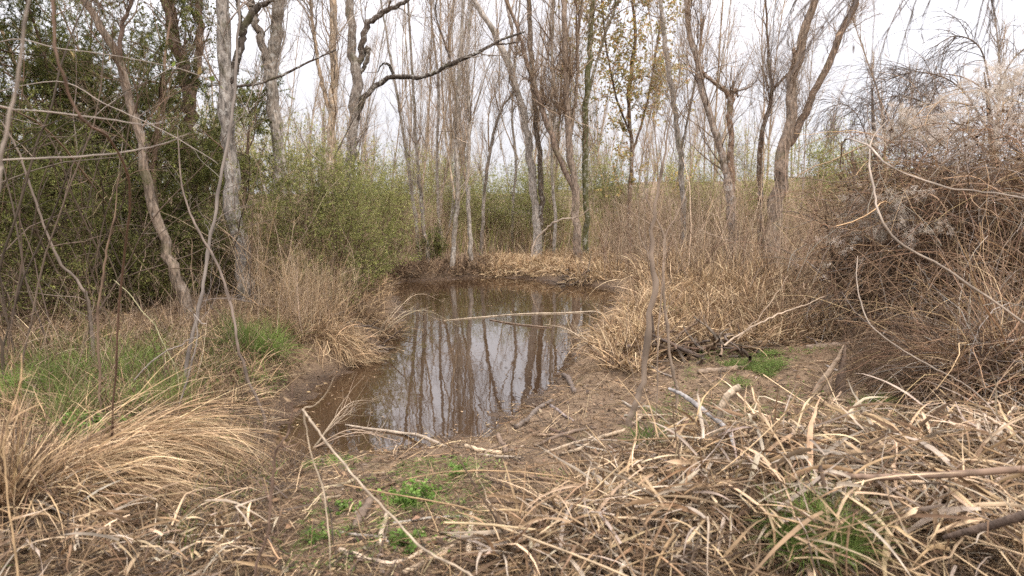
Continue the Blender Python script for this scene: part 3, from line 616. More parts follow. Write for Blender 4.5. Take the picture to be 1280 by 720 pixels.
# dead leaves and bits of straw and twig over all the ground in view
rng = RNG(31); lt = MB()
n = 60000; a = rng.uniform(-.72, .72, n); dd = np.exp(rng.uniform(math.log(1.6), math.log(20), n)); x = np.sin(a) * dd; y = np.cos(a) * dd; z = H(x, y)
sdp = pond_sd(x, y)
fr = (sdp < 2.1) & (x > -1.3) & (x < 1.1) & (y < 5.6)
ok = (z > WZ + .015) & ~(fr & (rng.random(n) < .5)); x, y, z = x[ok], y[ok], z[ok]; n = len(x)
d = rng.normal(size=(n, 3)); d[:, 2] *= .25; nv = rng.normal(size=(n, 3)) * .45 + (0, 0, 1)
sz = rng.uniform(.008, .03, n) * rng.uniform(1, 2.2, n) * (1 + .25 * np.clip(y - 6, 0, 10) / 4)
lt.leaves(np.stack([x, y, z + rng.uniform(.003, .02, n)], 1), d, nv, sz, sz * rng.uniform(.3, .7, n), tint(rng, n, DULL + DULL + STRAW[3:] + [(0.11, 0.07, 0.045), (0.2, 0.15, 0.105)], .25))
n = 26000; a = rng.uniform(-.72, .72, n); dd = np.exp(rng.uniform(math.log(1.6), math.log(14), n)); x = np.sin(a) * dd; y = np.cos(a) * dd; z = H(x, y); ok = z > WZ + .01; x, y, z = x[ok], y[ok], z[ok]; ok = ~((pond_sd(x, y) < 2.1) & (x > -1.3) & (x < 1.1) & (y < 5.6) & (rng.random(len(x)) < .45)); x, y, z = x[ok], y[ok], z[ok]; n = len(x)
d = rng.normal(size=(n, 3)); d[:, 2] = rng.uniform(0, .25, n)
P = walk(rng, np.stack([x, y, z + .01], 1), d, rng.uniform(.05, .3, n), 4, .1, -.05); P[..., 2] = np.maximum(P[..., 2], H(P[..., 0], P[..., 1]) + .006)
lt.tubes(P, rng.uniform(.0008, .0026, n)[:, None] * np.ones(4), tint(rng, n, DULL + STRAW + DARK, .2), 3)
tag(lt.build('leaf_litter', M_LEAF), 'dead leaves, straw and twigs scattered over the mud and soil', 'litter', kind='stuff')

xs_ = rng.uniform(-3.5, 2.6, 40000); ys_ = rng.uniform(4.5, 17, 40000); sd_ = pond_sd(xs_, ys_); kp = (sd_ < .03) & (rng.random(40000) < np.exp(sd_ / .16) * .55 + .006); xs_, ys_ = xs_[kp], ys_[kp]; n = len(xs_)
fl = MB(); d = rng.normal(size=(n, 3)); d[:, 2] *= .03; sz = rng.uniform(.015, .06, n); fl.leaves(np.column_stack([xs_, ys_, np.full(n, WZ + .006)]), d, rng.normal(size=(n, 3)) * .05 + (0, 0, 1), sz, sz * rng.uniform(.15, .6, n), tint(rng, n, DULL + STRAW[:2], .2))
tag(fl.build('floating_litter', M_LEAF), 'bits of leaf and straw floating along the edge of the pond', 'litter', kind='stuff')
# dead grass cover
dg = MB(); rng = RNG(32)
def cover(poly, n, ln, wd, cols, spread, g, k=6, lean=(0, 0), mb=None, patchy=None, kink=.2):
    r = scatter(rng, n, poly)
    if patchy is not None: r = r[(vnoise(r[:, 0] * 2.6, r[:, 1] * 2.6, 21) + .6 * vnoise(r[:, 0] * 7, r[:, 1] * 7, 22)) > patchy]
    d = upd(rng, len(r), spread); d[:, 0] += lean[0]; d[:, 1] += lean[1]
    blades(mb or dg, rng, r, d, rng.uniform(*ln, len(r)), rng.uniform(*wd, len(r)), cols, k, g, kink=kink)
RB = [(800, 372), (900, 368), (1060, 390), (1060, 425), (930, 440), (850, 440), (800, 470), (752, 466), (762, 432), (786, 398)]
cover(RB, 11000, (.2, .62), (.006, .015), STRAW + STRAW + DULL, .8, .16, kink=.45)
cover([(800, 345), (900, 340), (1100, 350), (1100, 385), (900, 375), (810, 374)], 7000, (.3, .8), (.008, .018), STRAW + DULL, .6, .14, kink=.4)
cover([(620, 340), (700, 345), (760, 352), (790, 345), (760, 318), (600, 320)], 7000, (.15, .42), (.010, .020), STRAW, .7, .25)
cover([(470, 346), (620, 342), (620, 326), (470, 330)], 3000, (.15, .4), (.010, .020), DULL, .6, .2)
cover([(300, 345), (490, 345), (490, 372), (470, 400), (380, 420), (330, 400)], 4000, (.15, .45), (.006, .012), STRAW[:2] + DULL, .7, .2)
cover([(0, 600), (90, 500), (300, 470), (380, 560), (360, 720), (0, 720)], 6000, (.10, .35), (.003, .007), DULL + DULL + DARK + STRAW[1:2], .8, .22)
cover([(0, 420), (330, 400), (380, 470), (300, 520), (0, 560)], 6000, (.15, .4), (.004, .008), DULL + STRAW[:2], .7, .2)
cover([(640, 720), (600, 680), (760, 590), (860, 550), (1280, 520), (1280, 720)], 17000, (.06, .36), (.002, .007), DULL + DULL + DARK + STRAW, .9, .22)
cover([(0, 570), (0, 400), (330, 385), (400, 430), (330, 520)], 2800, (.12, .5), (.003, .008), STRAW + DULL + DULL, .9, .2, kink=.4)
cover([(1060, 400), (1280, 380), (1280, 480), (1060, 460)], 5000, (.15, .5), (.004, .010), DULL, .7, .2)
cover([(330, 700), (380, 590), (600, 590), (640, 720)], 350, (.06, .25), (.003, .006), DULL + STRAW, .9, .22)
cover([(470, 322), (590, 322), (760, 318), (760, 282), (470, 282)], 5200, (.4, 1.3), (.010, .020), TAN + STRAW[:3] + LIME[:3], .2, .04, kink=.2)
cover([(760, 300), (1100, 300), (1100, 275), (700, 275)], 2200, (.3, 1.1), (.012, .022), TAN + STRAW + LIME[:1], .2, .04, kink=.25, patchy=-.08)
tag(dg.build('dead_grass', M_GRASS), 'tan and brown dead grass covering the banks', 'grass', kind='stuff')

# the heap of broad dead blades on the right in front
BROAD = [(0.36, 0.25, 0.143), (0.27, 0.175, 0.097), (0.49, 0.36, 0.225), (0.16, 0.098, 0.053), (0.10, 0.062, 0.035), (0.30, 0.24, 0.18), (0.40, 0.32, 0.235)]
bl = MB(); rng = RNG(33)
HP = [(590, 720), (640, 680), (730, 645), (800, 580), (860, 560), (960, 552), (1060, 562), (1280, 540), (1290, 720)]
def heap(poly, n, ln, wd, cols, zr, g, up=(-.1, .6)):
    r = scatter(rng, n, poly); r[:, 2] += rng.uniform(*zr, len(r)); d = rng.normal(size=(len(r), 3)); d[:, 2] = rng.uniform(*up, len(r))
    blades(bl, rng, r, d, rng.uniform(*ln, len(r)), rng.uniform(*wd, len(r)), cols, 7, g, .07, True, .18, .2, .9, .4)
heap(HP, 2400, (.06, .4), (.004, .016), BROAD + DULL, (.0, .14), .10)
heap([(820, 720), (800, 620), (900, 575), (1280, 545), (1290, 720)], 350, (.15, .55), (.008, .022), BROAD, (.04, .24), .16, (-.1, .9))
heap([(600, 720), (620, 680), (820, 620), (860, 720)], 700, (.15, .45), (.008, .02), BROAD, (.0, .10), .1)
heap([(0, 720), (0, 640), (150, 620), (330, 660), (340, 720)], 300, (.12, .42), (.004, .015), BROAD, (.0, .16), .14, (-.1, .7))
def bunches(poly, nb, per, ln, wd, zr):
    c0 = np.repeat(scatter(rng, nb, poly), per, 0); m = len(c0); hd = np.repeat(rng.uniform(0, 6.28, nb), per) + rng.normal(0, .7, m); c0 = c0 + rng.normal(size=(m, 3)) * (.035, .035, .02); c0[:, 2] += np.repeat(rng.uniform(*zr, nb), per)
    blades(bl, rng, c0, np.stack([np.cos(hd), np.sin(hd), rng.uniform(-.1, .9, m)], 1), rng.uniform(*ln, m) * rng.uniform(.5, 1, m), rng.uniform(*wd, m), BROAD, 8, .09 * rng.uniform(.3, 2, m), .06, True, .2, .2, .9, .6)
bunches(HP, 130, 9, (.2, .6), (.004, .015), (.04, .24))
bunches([(820, 720), (800, 620), (900, 585), (1280, 560), (1290, 720)], 60, 9, (.3, .75), (.007, .024), (.08, .32))
bunches([(780, 720), (840, 640), (1000, 600), (1290, 580), (1290, 720)], 16, 4, (.3, .7), (.016, .034), (.12, .3))
bunches([(0, 720), (0, 640), (200, 640), (330, 690), (340, 720)], 10, 8, (.25, .55), (.005, .016), (.05, .2))
r = scatter(rng, 420, HP); r[:, 2] += rng.uniform(.02, .2, len(r)); d = rng.normal(size=(len(r), 3)); d[:, 2] *= .2
P = walk(rng, r, d, rng.uniform(.3, 1.0, len(r)), 6, .05, -.03); P[..., 2] = np.maximum(P[..., 2], H(P[..., 0], P[..., 1]) + .012)
bl.tubes(P, rng.uniform(.003, .0065, len(r))[:, None] * np.linspace(1, .7, 6), tint(rng, len(r), STRAW + DULL), 5)
tag(bl.build('dead_blade_litter', M_GRASS), 'crisscrossed broad pale dead blades and stalks heaped on the right foreground', 'dead grass', kind='stuff')

# green grass cover
gg = MB(); rng = RNG(34)
cover([(20, 470), (120, 440), (235, 445), (250, 490), (160, 530), (60, 545), (20, 520)], 10000, (.10, .34), (.003, .006), LAWN + OLIVE[:1], .6, .16, mb=gg, patchy=.10)
cover([(0, 430), (330, 395), (370, 470), (250, 520), (0, 560)], 6500, (.10, .35), (.003, .006), LAWN + OLIVE, .6, .14, mb=gg, patchy=.06)
cover([(885, 462), (960, 440), (1010, 470), (930, 488)], 4200, (.04, .11), (.003, .006), LAWN, .7, .12, mb=gg, patchy=.0)
cover([(1010, 475), (1120, 470), (1130, 505), (1030, 510)], 3200, (.04, .11), (.003, .006), LAWN, .7, .12, mb=gg, patchy=.05)
cover([(370, 720), (380, 580), (600, 580), (640, 700)], 3500, (.02, .07), (.003, .006), LAWN, .8, .12, mb=gg, patchy=.12)
cover([(800, 520), (880, 440), (1140, 440), (1280, 520), (1000, 545)], 5200, (.03, .10), (.003, .006), LAWN, .8, .12, mb=gg, patchy=.1)
cover([(0, 720), (0, 560), (330, 520), (380, 720)], 1500, (.06, .2), (.003, .006), LAWN, .6, .12, mb=gg, patchy=.1)
def ground_leaves(poly, n, size, patchy):
    r = scatter(rng, n, poly); r = r[(vnoise(r[:, 0] * 3.1, r[:, 1] * 3.1, 23) + .7 * vnoise(r[:, 0] * 8, r[:, 1] * 8, 24)) > patchy]; m = len(r); r[:, 2] += rng.uniform(.005, .05, m)
    gg.leaves(r, rng.normal(size=(m, 3)) * (1, 1, .4), rng.normal(size=(m, 3)) * .4 + (0, 0, 1), rng.uniform(.5, 1.2, m) * size, rng.uniform(.4, .8, m) * size, tint(rng, m, LAWN + OLIVE[:1], .18))
ground_leaves([(0, 440), (330, 400), (370, 470), (250, 540), (0, 570)], 17000, .036, .0)
ground_leaves([(370, 720), (380, 585), (600, 575), (720, 600), (640, 700)], 2600, .018, .14)
ground_leaves([(800, 520), (880, 440), (1140, 440), (1280, 520), (1000, 545)], 4200, .022, .05)
tag(gg.build('green_grass', M_GREEN), 'fresh green grass growing between the dead blades', 'grass', kind='stuff')

# brown standing weeds behind the right bank and round the far shore
uw = MB(); rng = RNG(35)
def weeds(poly, n, hgt, r0, cols, side=7, sl=(.15, .6), lean=.16):
    r = scatter(rng, n, poly); d = upd(rng, len(r), lean); P = walk(rng, r, d, rng.uniform(*hgt, len(r)), 7, .07, .03); R = rng.uniform(*r0, len(r))[:, None] * np.linspace(1, .4, 7)
    uw.tubes(P, R, tint(rng, len(r), cols, .2), 3)
    Q, RQ = sprout(rng, P, R, n * side, .15, 1, .6, sl, 5, .0035, .06, .2, .7, .4); uw.tubes(Q, RQ, tint(rng, len(Q), cols, .2), 3)
    D, RD = sprout(rng, Q, RQ, n * side * 2, .15, 1, .7, (.06, .25), 3, .0025, .03, .2, .8, .5); uw.tubes(D, RD, tint(rng, len(D), cols, .2), 3)
WB = BROWN[:2] + TAN + TAN + DULL[:1] + [(0.45, 0.33, 0.21), (0.40, 0.28, 0.17)]
weeds([(850, 372), (1060, 385), (1120, 350), (1120, 300), (850, 300)], 700, (.6, 2.1), (.004, .010), WB)
weeds([(740, 345), (880, 345), (1000, 300), (760, 300)], 800, (.8, 2.0), (.004, .009), WB)
weeds([(480, 336), (560, 332), (560, 300), (470, 300)], 350, (.6, 1.7), (.004, .009), WB)
weeds([(560, 322), (720, 322), (720, 296), (560, 296)], 260, (.4, 1.2), (.004, .009), WB)
weeds([(310, 400), (400, 395), (460, 380), (470, 345), (300, 350)], 420, (.7, 1.6), (.003, .007), TAN + STRAW[:2])
weeds([(300, 372), (420, 350), (470, 345), (470, 320), (300, 330)], 500, (.8, 1.9), (.003, .008), TAN + BROWN)
weeds([(0, 400), (300, 378), (300, 345), (0, 345)], 110, (.8, 2.0), (.003, .007), BROWN + DARK)
weeds([(860, 300), (1280, 300), (1280, 272), (700, 272), (700, 300)], 420, (.6, 2.2), (.006, .012), WB)
weeds([(480, 285), (700, 285), (700, 268), (480, 268)], 300, (.8, 1.8), (.006, .012), TAN)
weeds([(330, 400), (420, 395), (440, 430), (380, 450)], 160, (.4, 1.0), (.002, .004), TAN + STRAW)
weeds([(0, 560), (0, 420), (330, 400), (360, 480)], 150, (.25, .9), (.0015, .004), BROWN + TAN, 5, (.1, .4), .35)
weeds([(1050, 470), (1290, 470), (1290, 520), (1100, 510)], 260, (.15, .5), (.0015, .003), BROWN, 8, (.1, .4), .6)
tag(uw.build('dead_weeds', M_TWIG), 'dense brown thicket of dead weed stems behind the banks', 'weeds', kind='stuff')
# ------------------------------------------------------------------ grass clumps one can point at
def clump(seed, name, label, cat, px, py, n, rad, ln, wd, cols, spread=.4, g=.12, lean=(0, 0), k=8, group=None, mat=None, lift=0, taper=.9, v=.16, kink=.35):
    rng = RNG(seed); c = gnd(px, py); a = rng.uniform(0, 2 * math.pi, n); rr = rad * np.sqrt(rng.random(n))
    x = c[0] + np.cos(a) * rr; y = c[1] + np.sin(a) * rr; r = np.column_stack([x, y, np.maximum(H(x, y), WZ) + lift])
    sp_ = spread * (.6 + 1.1 * (vnoise(x * 7, y * 7, seed) + .5)); d = upd(rng, n, 1.0); d[:, :2] *= sp_[:, None]; lg = .55 + .9 * (vnoise(x * 6 + 9, y * 6, seed + 1) + .5); d[:, 0] += lean[0] + np.cos(a) * rr / rad * .3; d[:, 1] += lean[1] + np.sin(a) * rr / rad * .3
    mb = MB(); blades(mb, rng, r, d, rng.uniform(*ln, n) * lg, rng.uniform(*wd, n), cols, k, g * rng.uniform(.6, 1.6, n), .08, True, .12, v, taper, kink if mat is None else .1)
    o = mb.build(name, mat or M_GRASS, None, (c[0], c[1], c[2])); return tag(o, label, cat, group)
clump(601, 'grass_tussock', 'big straw tussock combed over to the right in the left foreground, upper of the two', 'grass tussock', 120, 570, 1250, .22, (.6, 1.15), (.003, .007), STRAW, .3, .17, (1.6, .5), 11, kink=.10)
clump(602, 'grass_tussock', 'straw tussock swept right in the left foreground, lower of the two and closer', 'grass tussock', 80, 610, 1000, .2, (.5, .95), (.003, .009), STRAW, .35, .19, (1.5, .1), 11, kink=.12)
clump(603, 'grass_tussock', 'ragged tall straw clump standing at the left edge of the picture', 'grass tussock', 8, 640, 500, .12, (.35, .75), (.003, .009), STRAW + DULL, .3, .10, (.1, .1), 9)
clump(604, 'grass_tussock', 'tan tussock hanging over the water from the left bank', 'grass tussock', 420, 428, 1000, .30, (.3, .65), (.004, .009), STRAW + DULL[:1], .5, .3, (.45, -.25), 9)
clump(605, 'grass_tussock', 'brown tussock right below the speckled grey trunk', 'grass tussock', 365, 418, 600, .3, (.3, .55), (.004, .008), STRAW[:2] + DULL, .5, .17, (.1, -.1), 9)
clump(606, 'grass_tussock', 'drooping brown tussock by the water under the olive bush', 'grass tussock', 458, 402, 750, .4, (.3, .6), (.004, .009), STRAW[:2] + DULL, .55, .28, (.3, -.1), 9)
for i, (px, py, n, rad, ln, lb) in enumerate([(790, 432, 600, .4, (.25, .6), 'pale straw tussock spilling into the pond at the right shore'), (822, 405, 600, .45, (.3, .65), 'pale straw tussock behind the upright sapling on the right bank'),
        (850, 395, 550, .45, (.3, .65), 'straw tussock on the right bank above the tangle of dead roots'), (838, 352, 700, .55, (.5, 1.0), 'tall straw clump at the far right corner of the pond'),
        (668, 335, 600, .5, (.25, .5), 'straw tussock on the far shore beside the white dead branch'), (735, 345, 600, .5, (.25, .5), 'straw tussock under the burred pollard on the far shore'),
        (620, 338, 500, .4, (.2, .45), 'low straw tussock on the far shore right of the poles'), (900, 372, 600, .5, (.4, .8), 'tall tan clump below the crooked brown tree')]):
    clump(610 + i, 'grass_tussock', lb, 'grass tussock', px, py, n, rad, ln, (.006, .013) if py > 360 else (.010, .018), STRAW, .5, .2, (-.02, -.05), 9)
clump(630, 'green_grass_tuft', 'bright green grass tuft at the foot of the speckled grey trunk', 'grass tuft', 318, 438, 700, .26, (.25, .5), (.004, .008), LAWN, .35, .14, (.1, -.1), 8, mat=M_GREEN)
clump(631, 'green_grass_tuft', 'green grass tuft at the bottom edge of the right foreground', 'grass tuft', 1012, 712, 1500, .15, (.14, .30), (.0025, .005), LAWN, .5, .14, (.2, .1), 8, mat=M_GREEN, lift=.11)
clump(632, 'green_grass_tuft', 'green grass tuft beside the left thin leaning stem', 'grass tuft', 150, 475, 600, .3, (.2, .42), (.004, .007), LAWN, .35, .12, (0, 0), 8, mat=M_GREEN)
clump(633, 'green_grass_tuft', 'small green blades beside the pale curved stub on the right', 'grass tuft', 812, 560, 120, .08, (.12, .28), (.004, .008), LAWN, .4, .14, (.2, 0), 8, mat=M_GREEN)
clump(634, 'green_grass_tuft', 'low green grass tuft at the far left, below the evergreens', 'grass tuft', 60, 490, 600, .3, (.2, .4), (.004, .007), LAWN, .4, .14, (0, 0), 8, mat=M_GREEN)
def weed(seed, label, px, py, n, rad, hgt, size, cols=LAWN):
    """a low leafy weed: short stems, each with small toothed-looking leaves"""
    rng = RNG(seed); c = gnd(px, py); root = thing('leafy_weed', label, 'weed', c)
    s0 = np.repeat(c[None], n, 0) + np.column_stack([rng.normal(0, rad * .3, n), rng.normal(0, rad * .3, n), np.zeros(n)]); s0[:, 2] = H(s0[:, 0], s0[:, 1]) - .01
    d = upd(rng, n, .1); d[:, :2] += (s0 - c)[:, :2] / rad * 1.1
    P = walk(rng, s0, d, rng.uniform(.5, 1, n) * hgt, 6, .12, -.01); mb = MB().tubes(P, np.full((n, 6), .0018), tint(rng, n, cols), 4); mb.build('stem', M_GREEN, root, c)
    pos, T, _, _, _ = pick(rng, P, n * 14, .2, 1); m = len(pos)
    MB().leaves(pos, nrm(T * .4 + perp(rng, T)), rng.normal(size=(m, 3)) * .5 + (0, 0, 1), rng.uniform(.6, 1.3, m) * size, rng.uniform(.5, .8, m) * size, tint(rng, m, cols, .15)).build('foliage', M_GREEN, root, c)
    return root
WEED = [(0.16, 0.25, 0.05), (0.20, 0.30, 0.07), (0.12, 0.20, 0.04)]
weed(640, 'bright green leafy weed, largest on the bare mud in front', 512, 632, 42, .11, .14, .026, WEED)
weed(641, 'bright green leafy weed just below the largest one, near the bottom edge', 508, 682, 22, .08, .1, .024, WEED)
weed(642, 'small green weed on the mud close to the fallen branch', 572, 594, 18, .09, .07, .02, WEED)
weed(643, 'small green weed beside the dark log at the bottom left of the mud', 428, 640, 14, .08, .07, .02, WEED)
weed(644, 'green broad-leaved weed behind the swept straw tussock', 108, 545, 40, .2, .16, .035, WEED)
weed(645, 'small green weed between the dead stalks on the left edge of the mud', 400, 675, 14, .07, .08, .02, WEED)
weed(646, 'small green weed right of the swept straw tussock', 285, 560, 16, .1, .1, .025, WEED)
weed(647, 'green weed on the right bank at the foot of the leaning sapling', 845, 322 + 80, 20, .2, .25, .05, WEED)

# ------------------------------------------------------------------ stems, vines and saplings drawn one by one
def cane(seed, name, label, cat, pts, col, k=44, mat=None, twigs=0, tl=(.1, .4), sides=7, root_px=None, wob=.35, tr=.003, up=.05, ground=False, tips=None):
    """pts: (px, py, width px, Y); a bent round stem through them, with optional side twigs"""
    rng = RNG(seed)
    P = np.array([at(p[0], p[1], p[3]) for p in pts]); R = np.array([wid(p[2] * (.45 if mat is None else .75), p[3]) for p in pts])
    if ground:
        z = h1(P[0, 0], P[0, 1]); f = P[0].copy(); f[2] = min(z - .06, P[0, 2] - .03); P = np.concatenate([[f], P]); R = np.concatenate([[R[0] * 1.1], R])
    c = spline(np.concatenate([P, R[:, None]], 1), k); P, R = c[:, :3], np.maximum(c[:, 3], .001); P[1:-1] += rng.normal(size=(k - 2, 3)) * R[1:-1, None] * (wob if mat is None else .06)
    kx = np.arange(0, k + 4, 5); zz = rng.normal(size=(len(kx), 3)) * (1.5 if mat is None else .25); zz[0] = 0
    P += np.stack([np.interp(np.arange(k), kx, zz[:, q_]) for q_ in range(3)], 1) * np.minimum(R, .0045)[:, None]
    nd = np.zeros(k, bool); nd[5::5] = rng.random(len(nd[5::5])) < .7
    if mat is None: R *= 1 + .05 * rng.normal(size=k); R[nd] *= 1.3
    R[-1] *= .4; base = P[0].copy(); root = thing(name, label, cat, base)
    cc = np.asarray(col, float) * (1 + .13 * rng.normal(size=(k, 1))) * np.where(nd, .7, 1)[:, None]
    MB().tubes(P, R, cc[None], sides).build('stem', mat or M_TWIG, root, base)
    for _ in range(twigs):
        Q, RQ = sprout(rng, P[None], R[None], 1, .15, 1, .75, tl, 8, tr, up, .14, .7, .3); tc_ = tint(rng, 1, [col], .15); mb = MB().tubes(Q, RQ, tc_, 4)
        D, RD = sprout(rng, Q, RQ, 3, .2, 1, .7, (tl[0] * .4, tl[1] * .5), 5, tr * .6, up, .15, .7, .4); mb.tubes(D, RD, np.repeat(tc_, 3, 0), 3)
        mb.build('twig', M_TWIG, root, base)
    if tips:
        n, size, lc = tips; pos, T, _, _, _ = pick(rng, P[None], n, .1, 1); MB().leaves(pos, nrm(T * .3 + perp(rng, T)), rng.normal(size=(n, 3)), rng.uniform(.5, 1.2, n) * size, rng.uniform(.3, .6, n) * size, tint(rng, n, lc, .2)).build('foliage', M_LEAF, root, base)
    return root
PALE = (0.22, 0.18, 0.145); CANE = (0.40, 0.29, 0.19); BRN = (0.18, 0.12, 0.08); GRY = (0.24, 0.20, 0.165); RED = (0.15, 0.095, 0.065)
cane(700, 'leaning_sapling', 'blurred thick pale stem slanting down the top left corner, nearest of all', 'sapling', [(-80, 560, 11, 1.7), (-45, 380, 10, 1.7), (-8, 235, 10, 1.7), (0, 200, 10, 1.7), (14, 140, 9, 1.7), (28, 70, 8, 1.7), (37, 0, 7, 1.7), (42, -60, 6, 1.7)], PALE, ground=True)
cane(701, 'bramble_cane', 'pale arching cane reaching right from the left edge at mid height', 'cane', [(-260, 520, 6, 2.6), (-150, 290, 5, 2.6), (-60, 208, 5, 2.7), (0, 200, 5, 2.8), (100, 194, 4.5, 2.9), (170, 186, 4, 3.0), (215, 176, 3, 3.0), (238, 166, 2, 3.0)], PALE, ground=True)
cane(702, 'bramble_cane', 'pale cane with a hooked tip near the left edge, above the arching one', 'cane', [(-280, 520, 5, 2.8), (-160, 240, 4, 2.8), (-40, 140, 4, 2.9), (24, 137, 4, 3.0), (130, 148, 3.5, 3.0), (178, 155, 3, 3.0), (200, 153, 3, 3.0), (204, 145, 2, 3.0)], PALE, ground=True)
cane(703, 'bramble_cane', 'long thin whitish cane crossing the top left under a spray of young leaves', 'cane', [(-220, 420, 3, 3.6), (-120, 120, 3, 3.8), (0, 52, 3, 4.0), (74, 60, 2.6, 4.0), (151, 70, 2.4, 4.0), (218, 84, 2.2, 4.0), (262, 100, 2, 4.0), (289, 118, 1.6, 4.0)], PALE, ground=True, tips=(10, .06, [(0.2, 0.26, 0.06), (0.3, 0.22, 0.09)]))
cane(704, 'bramble_cane', 'straight thin whitish cane slanting down to the speckled trunk', 'cane', [(-160, 420, 3, 4.4), (-60, 160, 3, 4.5), (60, 102, 2.8, 4.6), (134, 131, 2.6, 4.6), (201, 161, 2.6, 4.6), (245, 188, 2.2, 4.6), (273, 206, 2, 4.6)], PALE, ground=True)
cane(705, 'vine', 'blurred reddish brown vine sagging through the top left', 'vine', [(60, 560, 7, 2.4), (52, 400, 7, 2.3), (56, 200, 7, 2.3), (69, 40, 7, 2.2), (72, 77, 7, 2.2), (87, 124, 7, 2.2), (111, 151, 7, 2.2), (141, 171, 6, 2.2), (170, 205, 5, 2.3)][3:] if False else [(40, -120, 7, 2.2), (62, -20, 7, 2.2), (69, 40, 7, 2.2), (73, 80, 7, 2.2), (87, 124, 7, 2.25), (111, 151, 7, 2.3), (141, 175, 6, 2.5), (160, 240, 6, 2.8), (150, 360, 6, 3.2), (140, 520, 6, 3.6), (138, 560, 6, 3.7)], RED)
cane(706, 'bare_sapling', 'slim reddish sapling with a side fork in front of the dark evergreens', 'sapling', [(127, 535, 7, 4.6), (126, 480, 6.5, 4.6), (123, 401, 6, 4.6), (128, 350, 5.5, 4.6), (133, 307, 5, 4.6), (145, 257, 3, 4.6), (150, 215, 2, 4.6)], BRN, ground=True, twigs=8, tl=(.3, .8), up=.1)
cane(707, 'bare_sapling', 'long grey-brown stem arching left out of the grass by the reddish sapling', 'sapling', [(116, 425, 9, 6.0), (113, 400, 8, 6.0), (107, 370, 8, 6.0), (90, 345, 7, 6.0), (78, 330, 7, 6.0), (57, 284, 6, 6.0), (40, 240, 6, 6.0), (22, 190, 5, 6.0), (0, 150, 4, 6.0)], (0.15, 0.115, 0.088), ground=True, twigs=8, tl=(.3, .9))
cane(708, 'bare_sapling', 'long pale grey sapling rising past the speckled trunk to the top edge', 'sapling', [(222, 505, 11, 5.6), (229, 480, 10, 5.6), (240, 415, 9.5, 5.7), (250, 370, 9, 5.8), (258, 324, 9, 5.9), (268, 270, 8.5, 6.0), (278, 205, 8, 6.1), (289, 145, 7.5, 6.2), (296, 87, 7, 6.3), (299, 0, 6, 6.4), (300, -80, 4, 6.5)], (0.17, 0.14, 0.115), ground=True, twigs=14, tl=(.3, 1.0), up=.08)
cane(709, 'bare_sapling', 'brown sapling leaning left that crosses the pale grey one', 'sapling', [(330, 520, 9, 5.2), (312, 475, 8.5, 5.2), (299, 430, 8, 5.2), (292, 391, 7.5, 5.3), (279, 350, 7, 5.4), (265, 317, 6.5, 5.5), (248, 285, 6, 5.6), (235, 255, 5, 5.7), (225, 215, 4, 5.8), (222, 160, 3, 5.9)], (0.14, 0.105, 0.08), ground=True, twigs=10, tl=(.2, .7))
cane(710, 'broken_stem', 'short broken stem with a white hooked twig left of the crossing saplings', 'stem', [(226, 500, 5, 5.0), (240, 455, 5, 5.0), (247, 420, 4, 5.0), (244, 395, 3, 5.0), (252, 404, 3, 5.0), (258, 405, 2, 5.0)], GRY, ground=True)
cane(711, 'fallen_stick', 'pale thin stick leaning up through the grass below the crossing saplings', 'stick', [(168, 475, 4, 4.9), (200, 445, 4, 4.95), (232, 427, 3.5, 5.0), (250, 418, 3, 5.0)], PALE)
cane(712, 'bent_reed', 'single thin bent straw bowing over the grass in front of the evergreens', 'reed', [(142, 350, 2, 5.2), (160, 366, 2.2, 5.2), (182, 392, 2.4, 5.2), (200, 420, 2.4, 5.2), (212, 442, 2.4, 5.2), (222, 470, 2.4, 5.2)][::-1], (0.3, 0.27, 0.15), ground=True)
cane(713, 'weed_stalk', 'dark dry weed stalk with crumpled leaves left of the near mud', 'weed stalk', [(322, 716, 8, 2.5), (330, 680, 8, 2.5), (339, 624, 8, 2.5), (349, 567, 7, 2.5), (361, 544, 6, 2.5), (365, 510, 4, 2.5), (366, 478, 3, 2.5)], (0.13, 0.085, 0.06), ground=True, twigs=10, tl=(.06, .2), tips=(26, .035, DULL))
cane(714, 'dead_cane', 'long straight pale cane slanting from the left water edge to the bottom edge', 'cane', [(378, 512, 7, 2.9), (395, 536, 6.5, 2.8), (420, 568, 6.5, 2.7), (450, 604, 6.5, 2.55), (490, 648, 7, 2.45), (530, 684, 7, 2.3), (568, 708, 7, 2.25), (600, 730, 7, 2.2)], (0.32, 0.25, 0.175))
cane(715, 'dead_cane', 'thin pale stem dropping from the head of the long slanting cane', 'cane', [(412, 690, 4, 2.7), (410, 650, 4, 2.75), (406, 618, 4, 2.8), (394, 590, 4, 2.85), (386, 570, 4, 2.85), (381, 540, 4, 2.88), (378, 512, 4.5, 2.9), (392, 508, 3, 2.9), (404, 497, 2.5, 2.9), (414, 482, 2, 2.9), (418, 470, 1.5, 2.9)], (0.36, 0.28, 0.19), ground=True)
cane(716, 'weed_stalk', 'thin brown dry stalk with leafy scraps on the near mud edge', 'weed stalk', [(420, 700, 4, 2.9), (417, 660, 4, 2.9), (408, 620, 4, 2.9), (402, 600, 3, 2.9), (398, 588, 2, 2.9)], DARK[1], ground=True, twigs=8, tl=(.05, .16), tips=(16, .03, DULL))
cane(717, 'weed_stalk', 'row of thin dry stalks at the left edge, its tallest with a bent pale tip', 'weed stalk', [(20, 720, 6, 2.4), (14, 640, 5, 2.4), (6, 560, 5, 2.4), (18, 505, 5, 2.4), (25, 470, 4, 2.4), (28, 440, 2, 2.4)], STRAW[0], ground=True, twigs=6, tl=(.05, .2))
